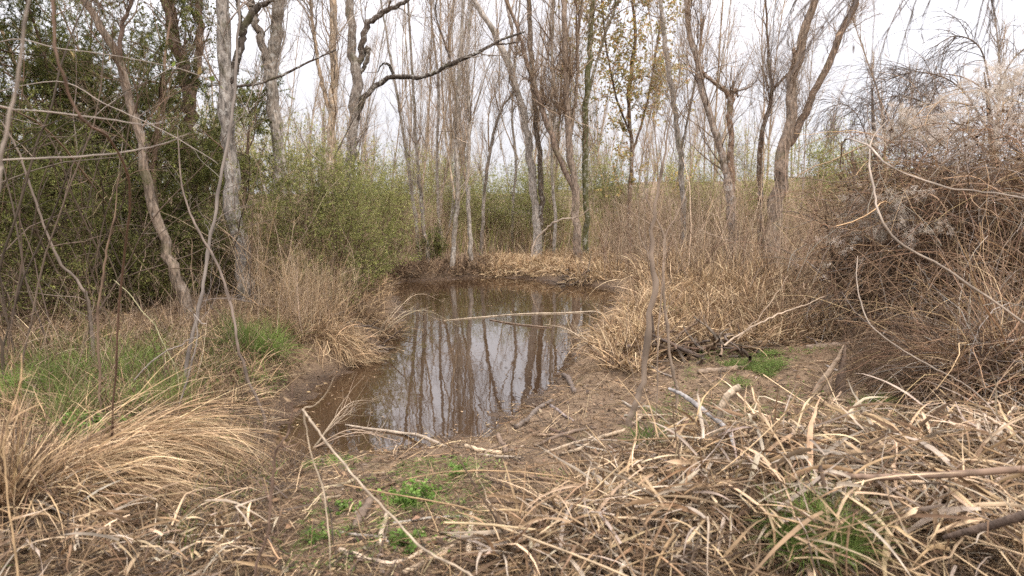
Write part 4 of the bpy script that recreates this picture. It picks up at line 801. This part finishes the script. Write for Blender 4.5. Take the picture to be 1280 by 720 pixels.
# the right side
cane(720, 'bare_sapling', 'tall slim sapling in front of the pond at its right shore, forking at mid height', 'sapling', [(786, 534, 19, 4.6), (795, 512, 18, 4.6), (805, 480, 17, 4.6), (811, 415, 16, 4.6), (816, 357, 15, 4.6), (815, 307, 13, 4.6), (819, 250, 8, 4.6), (828, 200, 6, 4.6), (838, 150, 3.5, 4.6), (848, 100, 3, 4.6), (856, 40, 2, 4.6)], (0.20, 0.15, 0.11), ground=True, twigs=14, tl=(.25, .9), up=.12)
cane(721, 'bare_sapling', 'thinner second sapling close right of the tall slim one', 'sapling', [(846, 490, 9, 5.0), (843, 475, 9, 5.0), (836, 430, 8, 5.0), (831, 384, 8, 5.0), (830, 340, 7, 5.0), (831, 300, 6, 5.0), (820, 275, 3.5, 5.0), (811, 257, 3, 5.0), (802, 230, 2.5, 5.0), (790, 180, 2, 5.0)], (0.24, 0.18, 0.13), ground=True, twigs=9, tl=(.25, .7), up=.1)
cane(722, 'bare_sapling', 'pale forking shoot leaning right from the tall slim sapling foot', 'sapling', [(822, 470, 4, 4.9), (826, 400, 4, 4.9), (829, 330, 4, 4.9), (832, 296, 4, 4.9), (845, 270, 3, 4.9), (858, 235, 2.5, 4.9), (866, 190, 2, 4.9), (870, 150, 1.5, 4.9)], (0.27, 0.2, 0.145), ground=True, twigs=7, tl=(.2, .6), up=.1)
cane(723, 'vine', 'thick pale vine sweeping down the front of the dead shrub to the right edge', 'vine', [(1110, 150, 3, 6.9), (1090, 172, 4, 6.3), (1086, 205, 5, 5.4), (1093, 240, 5.5, 4.8), (1100, 267, 6, 4.3), (1119, 297, 6, 4.2), (1152, 321, 6, 4.1), (1186, 341, 6, 4.0), (1226, 368, 6, 3.9), (1280, 405, 6, 3.8), (1360, 470, 6, 3.6), (1430, 600, 6, 3.5)], (0.25, 0.195, 0.145))
cane(724, 'vine', 'pale vine arching over the fluffy seed heads to the right edge', 'vine', [(1050, 210, 3, 7.6), (1056, 176, 3.5, 6.6), (1082, 181, 4.5, 5.2), (1105, 202, 5, 4.3), (1135, 218, 5, 4.2), (1186, 235, 5, 4.1), (1216, 240, 5, 4.1), (1280, 250, 5, 4.0), (1380, 290, 5, 3.9), (1480, 420, 5, 3.8), (1500, 600, 5, 3.8)], (0.27, 0.215, 0.165))
cane(725, 'vine', 'thin pale vine running low from the shrub foot to the right foreground', 'vine', [(1072, 320, 2.5, 6.2), (1070, 350, 3, 5.7), (1077, 381, 3.5, 5.2), (1095, 411, 3.5, 4.8), (1135, 441, 4, 4.6), (1169, 462, 4, 4.4), (1200, 478, 4, 4.3), (1235, 505, 3.5, 4.0), (1260, 540, 3, 3.6)], (0.25, 0.195, 0.145))
cane(726, 'fallen_stick', 'thin pole leaning up right out of the root tangle on the right bank', 'stick', [(905, 432, 6, 6.2), (930, 415, 5, 6.3), (960, 398, 4.5, 6.4), (1000, 384, 3.5, 6.5), (1034, 370, 2.5, 6.6)], (0.36, 0.27, 0.19))
cane(727, 'fallen_stick', 'second thin stick fanning left out of the root tangle on the right bank', 'stick', [(922, 424, 4, 6.2), (945, 400, 3.5, 6.3), (968, 372, 3, 6.4), (985, 345, 2, 6.5)], (0.25, 0.18, 0.12))
cane(728, 'grey_branch', 'bleached grey branch sloping down into the right foreground blades', 'branch', [(836, 486, 5, 4.3), (850, 492, 7, 4.2), (868, 504, 9, 4.05), (886, 518, 9, 3.95), (902, 530, 9, 3.85), (913, 545, 9, 3.75), (917, 565, 8, 3.6)], (0.25, 0.225, 0.205), mat=M_WOOD)
cane(729, 'bleached_stub', 'pale curved broken stub standing beside the bleached grey branch', 'branch', [(899, 535, 13, 3.9), (901, 520, 13, 3.9), (904, 505, 13, 3.9), (910, 494, 13, 3.9), (918, 487, 13, 3.9), (925, 483, 11, 3.9)], (0.36, 0.28, 0.195), mat=M_WOOD, ground=True)
cane(730, 'fallen_branch', 'smooth brown branch lying level across the right foreground', 'branch', [(1018, 589, 7, 3.1), (1040, 593, 10, 3.05), (1080, 596, 11, 3.0), (1120, 596, 12, 2.95), (1170, 594, 12, 2.9), (1215, 591, 12, 2.88), (1290, 587, 13, 2.85), (1380, 590, 13, 2.8)], (0.19, 0.125, 0.085), mat=M_TWIG, twigs=3, tl=(.1, .3))
cane(731, 'fallen_branch', 'dark thick branch poking in at the bottom right edge', 'branch', [(1180, 672, 8, 2.6), (1205, 665, 12, 2.55), (1235, 658, 15, 2.5), (1262, 650, 16, 2.45), (1300, 640, 17, 2.4), (1380, 635, 18, 2.4)], (0.09, 0.062, 0.045), mat=M_WOOD)
# sticks on the ground: laid on the soil
def stick(seed, name, label, cat, pts, w_, col, mat=None, twigs=0, tl=(.1, .3), lift=.3, sides=8, water=False, k=20, wob=.25):
    """pts: photo pixels where it lies; w_ width in pixels at its ends"""
    rng = RNG(seed); G = np.array([gnd(a, b) for a, b in pts]); c = spline(G, k); y = c[:, 1]; r = np.interp(np.linspace(0, 1, k), np.linspace(0, 1, len(w_)), w_) * .4 / F_PX * y
    c[:, 2] = np.maximum(H(c[:, 0], c[:, 1]), WZ - .004 if water else WZ) ; c[:, 2] = np.convolve(np.pad(c[:, 2], 3, 'edge'), np.ones(7) / 7, 'valid') + r * lift + .006
    c[1:-1] += rng.normal(size=(k - 2, 3)) * r[1:-1, None] * wob * .5; base = c[0].copy(); root = thing(name, label, cat, base)
    c2 = np.concatenate([c[:1], c, c[-1:]]); r2 = np.concatenate([[.001], r * (1 + rng.normal(size=k) * .06), [.001]]); c2[0] -= (c[1] - c[0]) * .02; c2[-1] += (c[-1] - c[-2]) * .02
    MB().tubes(c2, r2, np.asarray(col, float), sides).build('stem', mat or M_WOOD, root, base)
    if twigs:
        Q, RQ = sprout(rng, c[None], r[None], twigs, .1, 1, .8, tl, 6, .004, .04, .12)
        for a_, b_ in zip(Q, RQ): MB().tubes(a_, b_, tint(rng, 1, [col], .15), 4).build('twig', M_TWIG, root, base)
    return root
stick(740, 'fallen_branch', 'long thin pale branch lying from the water onto the mud in the middle', 'branch', [(432, 532), (455, 536), (490, 541), (520, 549), (550, 558), (580, 565), (610, 570), (655, 574)], (3, 5, 6, 6, 5), (0.33, 0.26, 0.19), twigs=10, water=True)
stick(741, 'fallen_stick', 'short pale stick against the end of the long thin branch', 'stick', [(582, 560), (600, 565), (627, 569)], (7, 8, 7), (0.42, 0.31, 0.2))
stick(742, 'floating_reed', 'long pale reed lying flat across the middle of the pond', 'reed', [(555, 401), (600, 397), (650, 393), (700, 392), (740, 392), (765, 393)], (1.5, 2, 2.6, 2.6, 2), (0.34, 0.265, 0.185), water=True, wob=.1)
stick(743, 'floating_reed', 'thin dark twig on the water just under the long pale reed', 'reed', [(612, 400), (640, 405), (675, 409), (690, 410)], (2, 3, 2), (0.16, 0.11, 0.075), water=True)
stick(744, 'log', 'short dark rotten log on the mud at the bottom left', 'log', [(444, 664), (452, 648), (464, 628)], (13, 17, 14), (0.12, 0.085, 0.06))
stick(745, 'fallen_stick', 'dark stub poking out of the mud beside the end of the long thin branch', 'stick', [(623, 546), (628, 556), (634, 570)], (7, 9, 10), (0.16, 0.11, 0.075))
stick(746, 'fallen_branch', 'dark wet branch lying at the right water edge', 'branch', [(645, 537), (660, 525), (672, 514), (690, 502)], (9, 9, 8, 6), (0.13, 0.10, 0.078))
stick(747, 'fallen_branch', 'pale thin branch on the mud, longest of those fanning right', 'branch', [(702, 570), (730, 560), (752, 549), (780, 537), (805, 522)], (4, 7, 7, 6, 5), (0.32, 0.24, 0.16))
stick(748, 'fallen_stick', 'brown stick between the dark wet branch and the pale fanning branch', 'stick', [(668, 559), (690, 550), (715, 543), (745, 537)], (5, 6, 6, 4), (0.17, 0.12, 0.085))
stick(749, 'fallen_stick', 'thin tan stick just above the pale fanning branch', 'stick', [(680, 568), (705, 560), (725, 553), (742, 548)], (4, 6, 6, 5), (0.33, 0.25, 0.17))
stick(750, 'fallen_stick', 'level brown stick in front of the pale blades, middle bottom', 'stick', [(706, 612), (735, 614), (785, 611)], (7, 9, 8), (0.20, 0.14, 0.095))
stick(751, 'fallen_stick', 'pale stick standing out at the bottom middle beside the leafy weeds', 'stick', [(586, 700), (588, 672), (590, 645)], (10, 12, 9), (0.48, 0.38, 0.27))
stick(752, 'fallen_branch', 'pale curved root-like branch at the bottom edge left of the weeds', 'branch', [(425, 692), (450, 700), (480, 710), (505, 704), (530, 692)], (9, 11, 11, 10, 8), (0.42, 0.32, 0.225))
stick(753, 'fallen_branch', 'tan stalk at the bottom edge right of the long slanting cane', 'branch', [(505, 720), (530, 708), (560, 690), (590, 668)], (12, 12, 10, 8), (0.38, 0.28, 0.185))
stick(754, 'fallen_stick', 'pale short stick leaning in the mud near the dark rotten log', 'stick', [(474, 684), (478, 664), (484, 645)], (7, 9, 8), (0.36, 0.28, 0.2))
stick(755, 'log', 'long grey log lying level at the foot of the dead shrub', 'log', [(1164, 402), (1200, 402), (1235, 400), (1275, 398)], (15, 17, 17, 16), (0.27, 0.21, 0.155))
stick(756, 'log', 'grey log on the right bank left of the splintered stump', 'log', [(940, 432), (960, 431), (978, 430)], (9, 10, 9), (0.27, 0.215, 0.165))
stick(757, 'log', 'mossy brown log lying behind the splintered stump', 'log', [(1008, 438), (1040, 436), (1070, 434), (1098, 434)], (10, 12, 13, 11), (0.22, 0.16, 0.115))
stick(758, 'log', 'short broken log beside the green patch on the right bank', 'log', [(873, 468), (900, 465), (936, 460)], (9, 10, 9), (0.2, 0.145, 0.1))
stick(759, 'fallen_branch', 'thin brown branch lying across the bare soil right of the stub', 'branch', [(985, 498), (1010, 512), (1035, 528), (1058, 544)], (5, 7, 7, 5), (0.25, 0.18, 0.125))
stick(760, 'fallen_branch', 'bleached broken branch lying in front of the green patch at right', 'branch', [(1035, 552), (1060, 549), (1085, 545), (1098, 541)], (9, 12, 11, 8), (0.46, 0.36, 0.26))
stick(761, 'fallen_branch', 'dark knotted branch under the straw on the right bank, near the saplings', 'branch', [(822, 448), (838, 440), (855, 436), (880, 440)], (8, 12, 12, 8), (0.12, 0.085, 0.06), twigs=6)
stick(762, 'fallen_branch', 'dark branch at the water edge below the right straw tussock', 'branch', [(704, 470), (712, 478), (718, 492)], (7, 9, 8), (0.12, 0.09, 0.07))

# splintered stump: torn shards round a hollow
def splinter_stump():
    rng = RNG(770); c = gnd(1038, 492); Yc = c[1]; root = thing('splintered_stump', 'splintered wood stump with one tall torn point on the right bank', 'stump', c)
    for nm, pts, col in (('stump', [(1050, 496, 15), (1051, 480, 13), (1053, 460, 9), (1055, 440, 5), (1056, 427, 1)], (0.15, 0.105, 0.075)), ('splinter', [(1016, 496, 10), (1026, 480, 9), (1038, 464, 7), (1047, 448, 5), (1055, 430, 1)], (0.26, 0.19, 0.13)), ('splinter', [(1030, 500, 18), (1034, 484, 15), (1040, 470, 4)], (0.22, 0.155, 0.105))):
        a = spline(np.array([[*at(p[0], p[1], Yc), wid(p[2], Yc)] for p in pts]), 14); P = a[:, :3] + rng.normal(size=(14, 3)) * .004
        MB().tubes(P, np.maximum(a[:, 3], .002), np.array(col), 9).build(nm, M_WOOD, root, c)
splinter_stump()
rs = RNG(790)
for k_ in range(44):
    zone = [((390, 620), (585, 700)), ((640, 800), (500, 600)), ((800, 1060), (440, 540)), ((1060, 1270), (470, 530))][k_ % 4]
    px_, py_ = rs.uniform(*zone[0]), rs.uniform(*zone[1]); g_ = gnd(px_, py_)
    if g_[2] < WZ + .04: continue
    l_ = rs.uniform(14, 46) * 3.5 / g_[1]; a_ = rs.normal(0, .5); cx_, cy_ = math.cos(a_) * l_, math.sin(a_) * l_ * .6
    stick(3000 + k_, 'twig_piece', 'short broken twig lying among others on the bare bank', 'twig', [(px_ - cx_, py_ - cy_), (px_ + rs.normal(0, 2), py_ + rs.normal(0, 1.5)), (px_ + cx_, py_ + cy_)], (rs.uniform(3, 9) * 3.5 / g_[1], rs.uniform(3, 8) * 3.5 / g_[1]), tint(rs, 1, GREY + BROWN + TAN, .2)[0])['group'] = 'broken twigs on the bare bank'
# tangle of dead roots and driftwood on the right bank
def root_tangle(seed, label, px, py, n, rad, cols):
    rng = RNG(seed); c = gnd(px, py); mb = MB(); a = rng.uniform(0, 6.28, n)
    p0 = np.repeat(c[None], n, 0) + np.stack([rng.normal(0, rad * .5, n), rng.normal(0, rad * .4, n), np.zeros(n)], 1); p0[:, 2] = H(p0[:, 0], p0[:, 1]) + rng.uniform(-.02, .14, n)
    P = walk(rng, p0, np.stack([np.cos(a), np.sin(a) * .5, rng.uniform(-.25, .45, n)], 1), rng.uniform(.2, .9, n) * rad * 1.6, 9, .16, -.06); P[..., 2] = np.maximum(P[..., 2], H(P[..., 0], P[..., 1]) - .01)
    mb.tubes(P, rng.uniform(.006, .028, n)[:, None] * np.linspace(1, .3, 9), tint(rng, n, cols, .15), 6)
    return tag(mb.build('root_tangle', M_WOOD, None, c), label, 'dead roots')
root_tangle(771, 'tangle of dark dead roots and driftwood behind the tall slim sapling', 850, 445, 46, .45, DARK + BROWN)
root_tangle(772, 'heap of dead brown sticks left of the grey log on the right bank', 905, 440, 34, .4, BROWN + DARK)
root_tangle(773, 'dark roots showing under the cut far shore below the pollard', 722, 352, 40, .5, DARK)
root_tangle(774, 'dark roots under the grass overhang of the left shore', 455, 436, 30, .4, DARK)
# white dead branch and its prongs on the far bank
cane(780, 'dead_branch', 'white dead branch leaning right on the far shore straw', 'branch', [(664, 318, 5, 17.0), (668, 305, 5, 17.0), (676, 293, 5, 17.0), (690, 280, 5, 16.9), (705, 274, 4, 16.8), (725, 270, 3, 16.7), (738, 260, 2, 16.6)], (0.36, 0.28, 0.21), twigs=6, tl=(.4, 1.0), tr=.007, ground=True)
# fallen brush dipping into the water at the left shore
def brush(seed, label, base_px, Yb, tips, col, Yt):
    rng = RNG(seed); b = gnd(*base_px); root = thing('fallen_sapling', label, 'branch', b); cs = []; rs = []
    for (tx, ty, h) in tips:
        t_ = onz(tx, ty, WZ + .03); m = (b + t_) / 2 + (0, 0, h); cs.append(spline([b, m, t_], 14)); rs.append(np.linspace(.007, .002, 14))
    cs = np.array(cs); rs = np.array(rs); [MB().tubes(a_, b_, tint(rng, 1, [col], .15), 5).build('stem', M_TWIG, root, b) for a_, b_ in zip(cs, rs)]
    Q, RQ = sprout(rng, cs, rs, 46, .2, 1, .5, (.2, .7), 7, .004, -.03, .12); MB().tubes(Q, RQ, tint(rng, len(Q), [col], .2), 3).build('crown', M_TWIG, root, b)
brush(781, 'bare brush fanned out over the water at the left shore', (470, 420), 9.5, [(556, 378, .35), (530, 392, .3), (500, 420, .22), (548, 400, .25), (575, 408, .3)], (0.33, 0.25, 0.165), 10)
brush(782, 'small bare brush dipping into the near left corner of the pond', (392, 560), 5, [(455, 520, .12), (480, 545, .1), (470, 500, .15), (500, 552, .1)], (0.27, 0.20, 0.135), 5)
brush(783, 'thin straw stems fallen into the water at the right shore', (762, 455), 8, [(700, 415, .12), (690, 440, .1), (705, 428, .15), (680, 405, .12)], (0.42, 0.32, 0.21), 8)

# ------------------------------------------------------------------ the dead shrub smothered by vines, with fluffy seed heads
def vine_mound(seed, label, px, py, Yc, rx, ry, rz, ntang, nfluff, nleaf, fl_side, cat='shrub', tang=[(0.22, 0.132, 0.078), (0.27, 0.168, 0.10), (0.165, 0.098, 0.057), (0.10, 0.06, 0.036), (0.32, 0.22, 0.14)]):
    rng = RNG(seed); c = at(px, py, Yc); x, y = c[0], c[1]; z = h1(x, y); base = np.array([x, y, z]); root = thing('vine_covered_shrub', label, cat, base)
    n = 26; s = walk(rng, np.repeat(base[None], n, 0) + np.stack([rng.uniform(-.8, .8, n) * rx, rng.uniform(-.6, .6, n) * ry, np.full(n, -.1)], 1), np.stack([rng.normal(0, .25, n), rng.normal(0, .2, n), np.ones(n)], 1), rng.uniform(.6, 1.0, n) * rz, 10, .08, .03)
    R = rng.uniform(.006, .03, n)[:, None] * np.linspace(1, .4, 10); 
    for a_, b_ in zip(s, R): MB().tubes(a_, b_, tint(rng, 1, BROWN + DARK), 6).build('stem', M_TWIG, root, base)
    mb = MB()
    A, RA = sprout(rng, s, R, 220, .15, 1, .8, (.4, 1.3), 8, .011, .03, .15); mb.tubes(A, RA, tint(rng, len(A), BROWN + DARK), 4); mb.build('crown', M_TWIG, root, base)
    lob = np.concatenate([[[0, 0, 0, 1, 1]], np.column_stack([rng.uniform(-.62, .62, 7), rng.uniform(-.6, .4, 7), np.zeros(7), rng.uniform(.38, .6, 7), rng.uniform(.6, 1.02, 7)])]); lob[0, 3:] = .72
    def shell(m, lo=.6, hi=1.03, zmin=-.05):
        li = rng.choice(8, m * 4, p=np.array([.23] + [.11] * 7)); v = nrm(rng.normal(size=(m * 4, 3))); ok = v[:, 2] > zmin; v, li = v[ok][:m], li[ok][:m]; rr = (rng.uniform(lo ** 3, hi ** 3, len(v)) ** (1 / 3))[:, None]
        l = lob[li]; lump = 1 + .4 * vnoise(v[:, 0] * 2.5 + seed, v[:, 2] * 2.5 + v[:, 1] * 2, 7)[:, None]
        return base + (l[:, :3] + v * rr * lump * np.stack([l[:, 3], l[:, 3], l[:, 4]], 1)) * (rx, ry, rz), v
    # draped vines
    p, v = shell(ntang); m = len(p); d = rng.normal(size=(m, 3)); d = d - v * (d * v).sum(1, keepdims=True) * .8; d[:, 2] += .3
    P = walk(rng, p, d, rng.uniform(.2, 1.2, m), 8, .17, -.15); P[..., 2] = np.maximum(P[..., 2], H(P[..., 0], P[..., 1]) + .01)
    vn = MB().tubes(P, (rng.uniform(.0016, .005, m) * (1 + (rng.random(m) < .06) * 1.4))[:, None] * np.linspace(1, .5, 8), tint(rng, m, tang + tang + STRAW[:1] + GREY, .25), 3)
    p, v = shell(ntang // 4, .8, 1.0, .1); m = len(p); d = v * .7 + rng.normal(size=(m, 3)) * .4; P = walk(rng, p, d, rng.uniform(.5, 1.6, m), 12, .08, -.12); P[..., 2] = np.maximum(P[..., 2], H(P[..., 0], P[..., 1]) + .01)
    vn.tubes(P, rng.uniform(.001, .0028, m)[:, None] * np.linspace(1, .6, 12), tint(rng, m, tang + STRAW[:2], .25), 3); vn.build('vine', M_TWIG, root, base)
    p, v = shell(nleaf, .6, 1.05); m = len(p)
    MB().leaves(p, rng.normal(size=(m, 3)) + (0, 0, -.6), rng.normal(size=(m, 3)), rng.uniform(.02, .06, m), rng.uniform(.008, .03, m), tint(rng, m, DULL + BROWN, .25)).build('foliage', M_LEAF, root, base)
    if nfluff:
        p, v = shell(nfluff * 4, 1.0, 1.12, .0); side = v @ np.asarray(fl_side); cl = vnoise(p[:, 0] * 2.2, p[:, 2] * 2.2, 12) + vnoise(p[:, 0] * 5, p[:, 2] * 5, 13) * .5
        o = np.argsort(-(side * .8 + cl * 1.5)); p = p[o][:nfluff // 3]; p = np.repeat(p, 4, 0) + rng.normal(size=(len(p) * 4, 3)) * .035; m = len(p); hpp = 34
        c0 = np.repeat(p, hpp, 0) + rng.normal(size=(m * hpp, 3)) * .012; d = nrm(rng.normal(size=c0.shape)); ln = np.repeat(rng.uniform(.012, .032, m), hpp) * rng.uniform(.6, 1.1, m * hpp)
        Pf = walk(rng, c0, d, ln, 4, .35, -.05); MB().ribbons(Pf, np.full((len(c0), 1), .0030) * np.array([[.7, 1, .9, .4]]), rng.normal(size=c0.shape), np.repeat(tint(rng, m, [(0.52, 0.445, 0.36), (0.42, 0.35, 0.275), (0.60, 0.53, 0.45)], .1), hpp, 0)).build('seed_fluff', M_FLUFF, root, base)
    return root
vine_mound(801, 'large mound of tangled dead vines topped with fluffy white seed heads', 1215, 400, 6.8, 1.5, 1.1, 2.25, 6200, 1250, 11000, (-.3, -.1, 1.1))
vine_mound(802, 'brown vine-smothered shrub at the right edge behind the fluffy mound', 1330, 380, 8.2, 1.9, 1.3, 2.55, 6000, 240, 9000, (-.4, -.3, .7))
vine_mound(803, 'lower vine-draped thicket sloping left from the fluffy mound', 1130, 380, 8.6, .85, .9, 1.75, 2800, 200, 5000, (.3, -.3, .8))
vine_mound(804, 'low dark brown brush pile in the right foreground below the log', 1270, 470, 5.0, .75, .55, .5, 2600, 0, 2500, (0, 0, 1), 'brush')

# ------------------------------------------------------------------ weeping willow twigs at the top right
def willow(seed, label, trunk, limbs, cols, n_hang, ln, r, n2=3, up=-.14, leaves=0, name='willow_tree'):
    rng = RNG(seed); P = spline(np.array([t[:3] for t in trunk], float), 18); R = np.interp(np.linspace(0, 1, 18), [0, 1], [trunk[0][3], trunk[-1][3]])
    P[0, 2] = h1(P[0, 0], P[0, 1]) - .1; base = P[0].copy(); root = thing(name, label, 'tree', base)
    MB().tubes(P, R, np.array([0.16, 0.12, 0.09]), 9).build('trunk', M_BARK_BROWN, root, base); LP = []; LR = []
    for l in limbs:
        c = spline(np.array([t[:3] for t in l], float), 16); LP.append(c); LR.append(np.linspace(l[0][3] * .45, l[-1][3], 16)); MB().tubes(c, LR[-1], np.array([0.17, 0.13, 0.10]), 6).build('limb', M_BARK_BROWN, root, base)
    LP, LR = np.array(LP), np.array(LR); A, RA = sprout(rng, LP, LR, n_hang, .2, 1, .8, ln, 12, r, up, .08, .6, .4, .2); cr = MB().tubes(A, RA, tint(rng, n_hang, cols), 4)
    B, RB_ = sprout(rng, A, RA, n_hang * n2, .2, 1, .4, (ln[0] * .3, ln[1] * .5), 8, r * .6, up, .08, .8, .5); cr.tubes(B, RB_, tint(rng, len(B), cols), 3)
    if leaves:
        pos, T, _, _, _ = pick(rng, B, leaves, .3, 1); cr.leaves(pos, nrm(T + rng.normal(size=(leaves, 3)) * .4), rng.normal(size=(leaves, 3)), rng.uniform(.02, .05, leaves), rng.uniform(.003, .007, leaves), tint(rng, leaves, DULL + BROWN, .2))
    cr.build('crown', M_TWIG, root, base)
WT = [(0.10, 0.08, 0.066), (0.14, 0.11, 0.09), (0.075, 0.058, 0.048)]
pA = at(1290, 20, 2.4); pB = at(1110, -50, 2.2)
willow(820, 'willow leaning in from the right, its nearest drooping twigs blurred at the top right corner', [(4.6, 3.6, 0, .14), (4.4, 3.5, 1.5, .12), (4.0, 3.2, 2.8, .09), (3.6, 2.9, 3.6, .06)],
       [[(3.9, 3.1, 2.9, .03), (2.6, 2.6, 2.75, .016), (1.6, 2.4, 2.5, .010), (0.95, 2.3, 2.28, .004)], [(3.7, 3.0, 3.2, .03), (2.6, 3.3, 3.1, .016), (1.8, 3.4, 2.85, .010), (1.3, 3.5, 2.6, .004)],
        [(4.2, 3.3, 2.3, .03), (3.0, 3.0, 2.75, .014), (2.1, 2.9, 2.6, .008), (1.35, 2.8, 2.4, .004)]], WT, 70, (.3, .8), .0055, 2, -.13, 120)
def wl(px, py, Y, r): p = at(px, py, Y); return (p[0], p[1], p[2], r)
willow(821, 'fine-twigged weeping willow rising behind the fluffy mound', [wl(1250, 330, 9.5, .09), wl(1245, 220, 9.5, .06), wl(1238, 150, 9.5, .03), wl(1230, 90, 9.5, .008)],
       [[wl(1246, 180, 9.5, .03), wl(1200, 110, 9.4, .02), wl(1150, 90, 9.3, .012), wl(1105, 100, 9.2, .005)], [wl(1246, 200, 9.5, .03), wl(1190, 150, 9.2, .02), wl(1130, 120, 9.0, .012), wl(1080, 135, 9.0, .005)],
        [wl(1240, 120, 9.5, .03), wl(1270, 70, 9.4, .02), wl(1310, 50, 9.3, .012), wl(1350, 70, 9.2, .005)], [wl(1238, 110, 9.5, .03), wl(1225, 60, 9.6, .02), wl(1195, 45, 9.7, .01), wl(1165, 60, 9.8, .005)],
        [wl(1246, 190, 9.5, .03), wl(1285, 130, 9.3, .02), wl(1320, 120, 9.2, .012), wl(1360, 150, 9.2, .005)]], WT, 240, (.4, 1.1), .0055, 5, -.12, 1500)
willow(822, 'fine-twigged drooping bush right of the wide V trunk, against the sky', [wl(1100, 330, 12.5, .07), wl(1098, 230, 12.5, .05), wl(1092, 160, 12.5, .03), wl(1090, 110, 12.5, .015)],
       [[wl(1097, 220, 12.5, .025), wl(1075, 150, 12.4, .016), wl(1050, 130, 12.3, .008), wl(1030, 150, 12.2, .004)], [wl(1097, 220, 12.5, .025), wl(1115, 150, 12.4, .016), wl(1140, 105, 12.3, .01), wl(1165, 110, 12.3, .005)],
        [wl(1094, 180, 12.5, .02), wl(1090, 120, 12.4, .014), wl(1105, 85, 12.3, .008), wl(1125, 95, 12.3, .004)]], WT, 170, (.5, 1.2), .006, 5, -.12, 600)

# ------------------------------------------------------------------ left tangle: bare understory shrubs and hanging stems
def tangle_shrub(seed, label, px, py, Yc, n, hgt, spread, r, cols, twn=8, lean=(0, 0), arch=-.03, name='bare_shrub'):
    rng = RNG(seed); c = at(px, py, Yc); base = np.array([c[0], Yc, h1(c[0], Yc)]); root = thing(name, label, 'shrub', base)
    p0 = np.repeat(base[None], n, 0) + np.stack([rng.normal(0, spread, n), rng.normal(0, spread * .6, n), np.full(n, -.05)], 1); d = upd(rng, n, .28); d[:, 0] += lean[0]; d[:, 1] += lean[1]
    P = walk(rng, p0, d, rng.uniform(.6, 1.1, n) * hgt, 14, .1, arch); R = rng.uniform(.5, 1.1, n)[:, None] * r * np.linspace(1, .35, 14); [MB().tubes(a_, b_, tint(rng, 1, cols, .2), 6).build('stem', M_TWIG, root, base) for a_, b_ in zip(P, R)]
    A, RA = sprout(rng, P, R, n * twn, .15, 1, .8, (.25, .9), 8, r * .35, 0, .16); tw = MB().tubes(A, RA, tint(rng, len(A), cols, .2), 4)
    B, RB_ = sprout(rng, A, RA, int(n * twn * 1.6), .1, 1, .7, (.1, .4), 5, r * .2, 0, .18); tw.tubes(B, RB_, tint(rng, len(B), cols, .2), 3); tw.build('crown', M_TWIG, root, base)
    return root
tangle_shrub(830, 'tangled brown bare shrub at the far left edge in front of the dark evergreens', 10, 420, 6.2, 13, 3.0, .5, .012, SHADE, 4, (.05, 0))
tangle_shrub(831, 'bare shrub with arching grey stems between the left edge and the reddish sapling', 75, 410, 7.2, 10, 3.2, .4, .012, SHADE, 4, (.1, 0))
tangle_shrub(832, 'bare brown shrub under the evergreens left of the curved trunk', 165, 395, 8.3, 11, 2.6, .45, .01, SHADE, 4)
tangle_shrub(833, 'bare tan shrub in the shade between the curved trunk and the speckled trunk', 265, 390, 8.6, 12, 2.4, .35, .009, TAN + BROWN, 5)
tangle_shrub(834, 'bare tan shrub with upright stems right of the speckled trunk', 350, 388, 9.0, 26, 2.2, .45, .007, TAN + BROWN, 7, arch=.02)
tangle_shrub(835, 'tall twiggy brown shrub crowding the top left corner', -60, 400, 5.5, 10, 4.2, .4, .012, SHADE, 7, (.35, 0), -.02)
tangle_shrub(836, 'tall twiggy grey-brown shrub rising before the evergreen tops at top left', 110, 400, 8.6, 12, 5.0, .5, .014, BROWN + GREY[1:2], 8, (.05, 0), 0)
tangle_shrub(837, 'bare brown shrub among the weeds left of the crooked brown tree', 860, 360, 11.0, 22, 2.2, .5, .008, TAN + BROWN, 8, arch=.02)
tangle_shrub(838, 'bare brown shrub at the foot of the wide V trunk', 985, 360, 10.5, 26, 2.2, .6, .008, BROWN + TAN, 8, arch=.02)
tangle_shrub(839, 'bare twiggy shrub between the pollard and the slender grey trunk', 780, 335, 14.5, 24, 2.3, .7, .009, TAN + BROWN, 8, arch=.02)
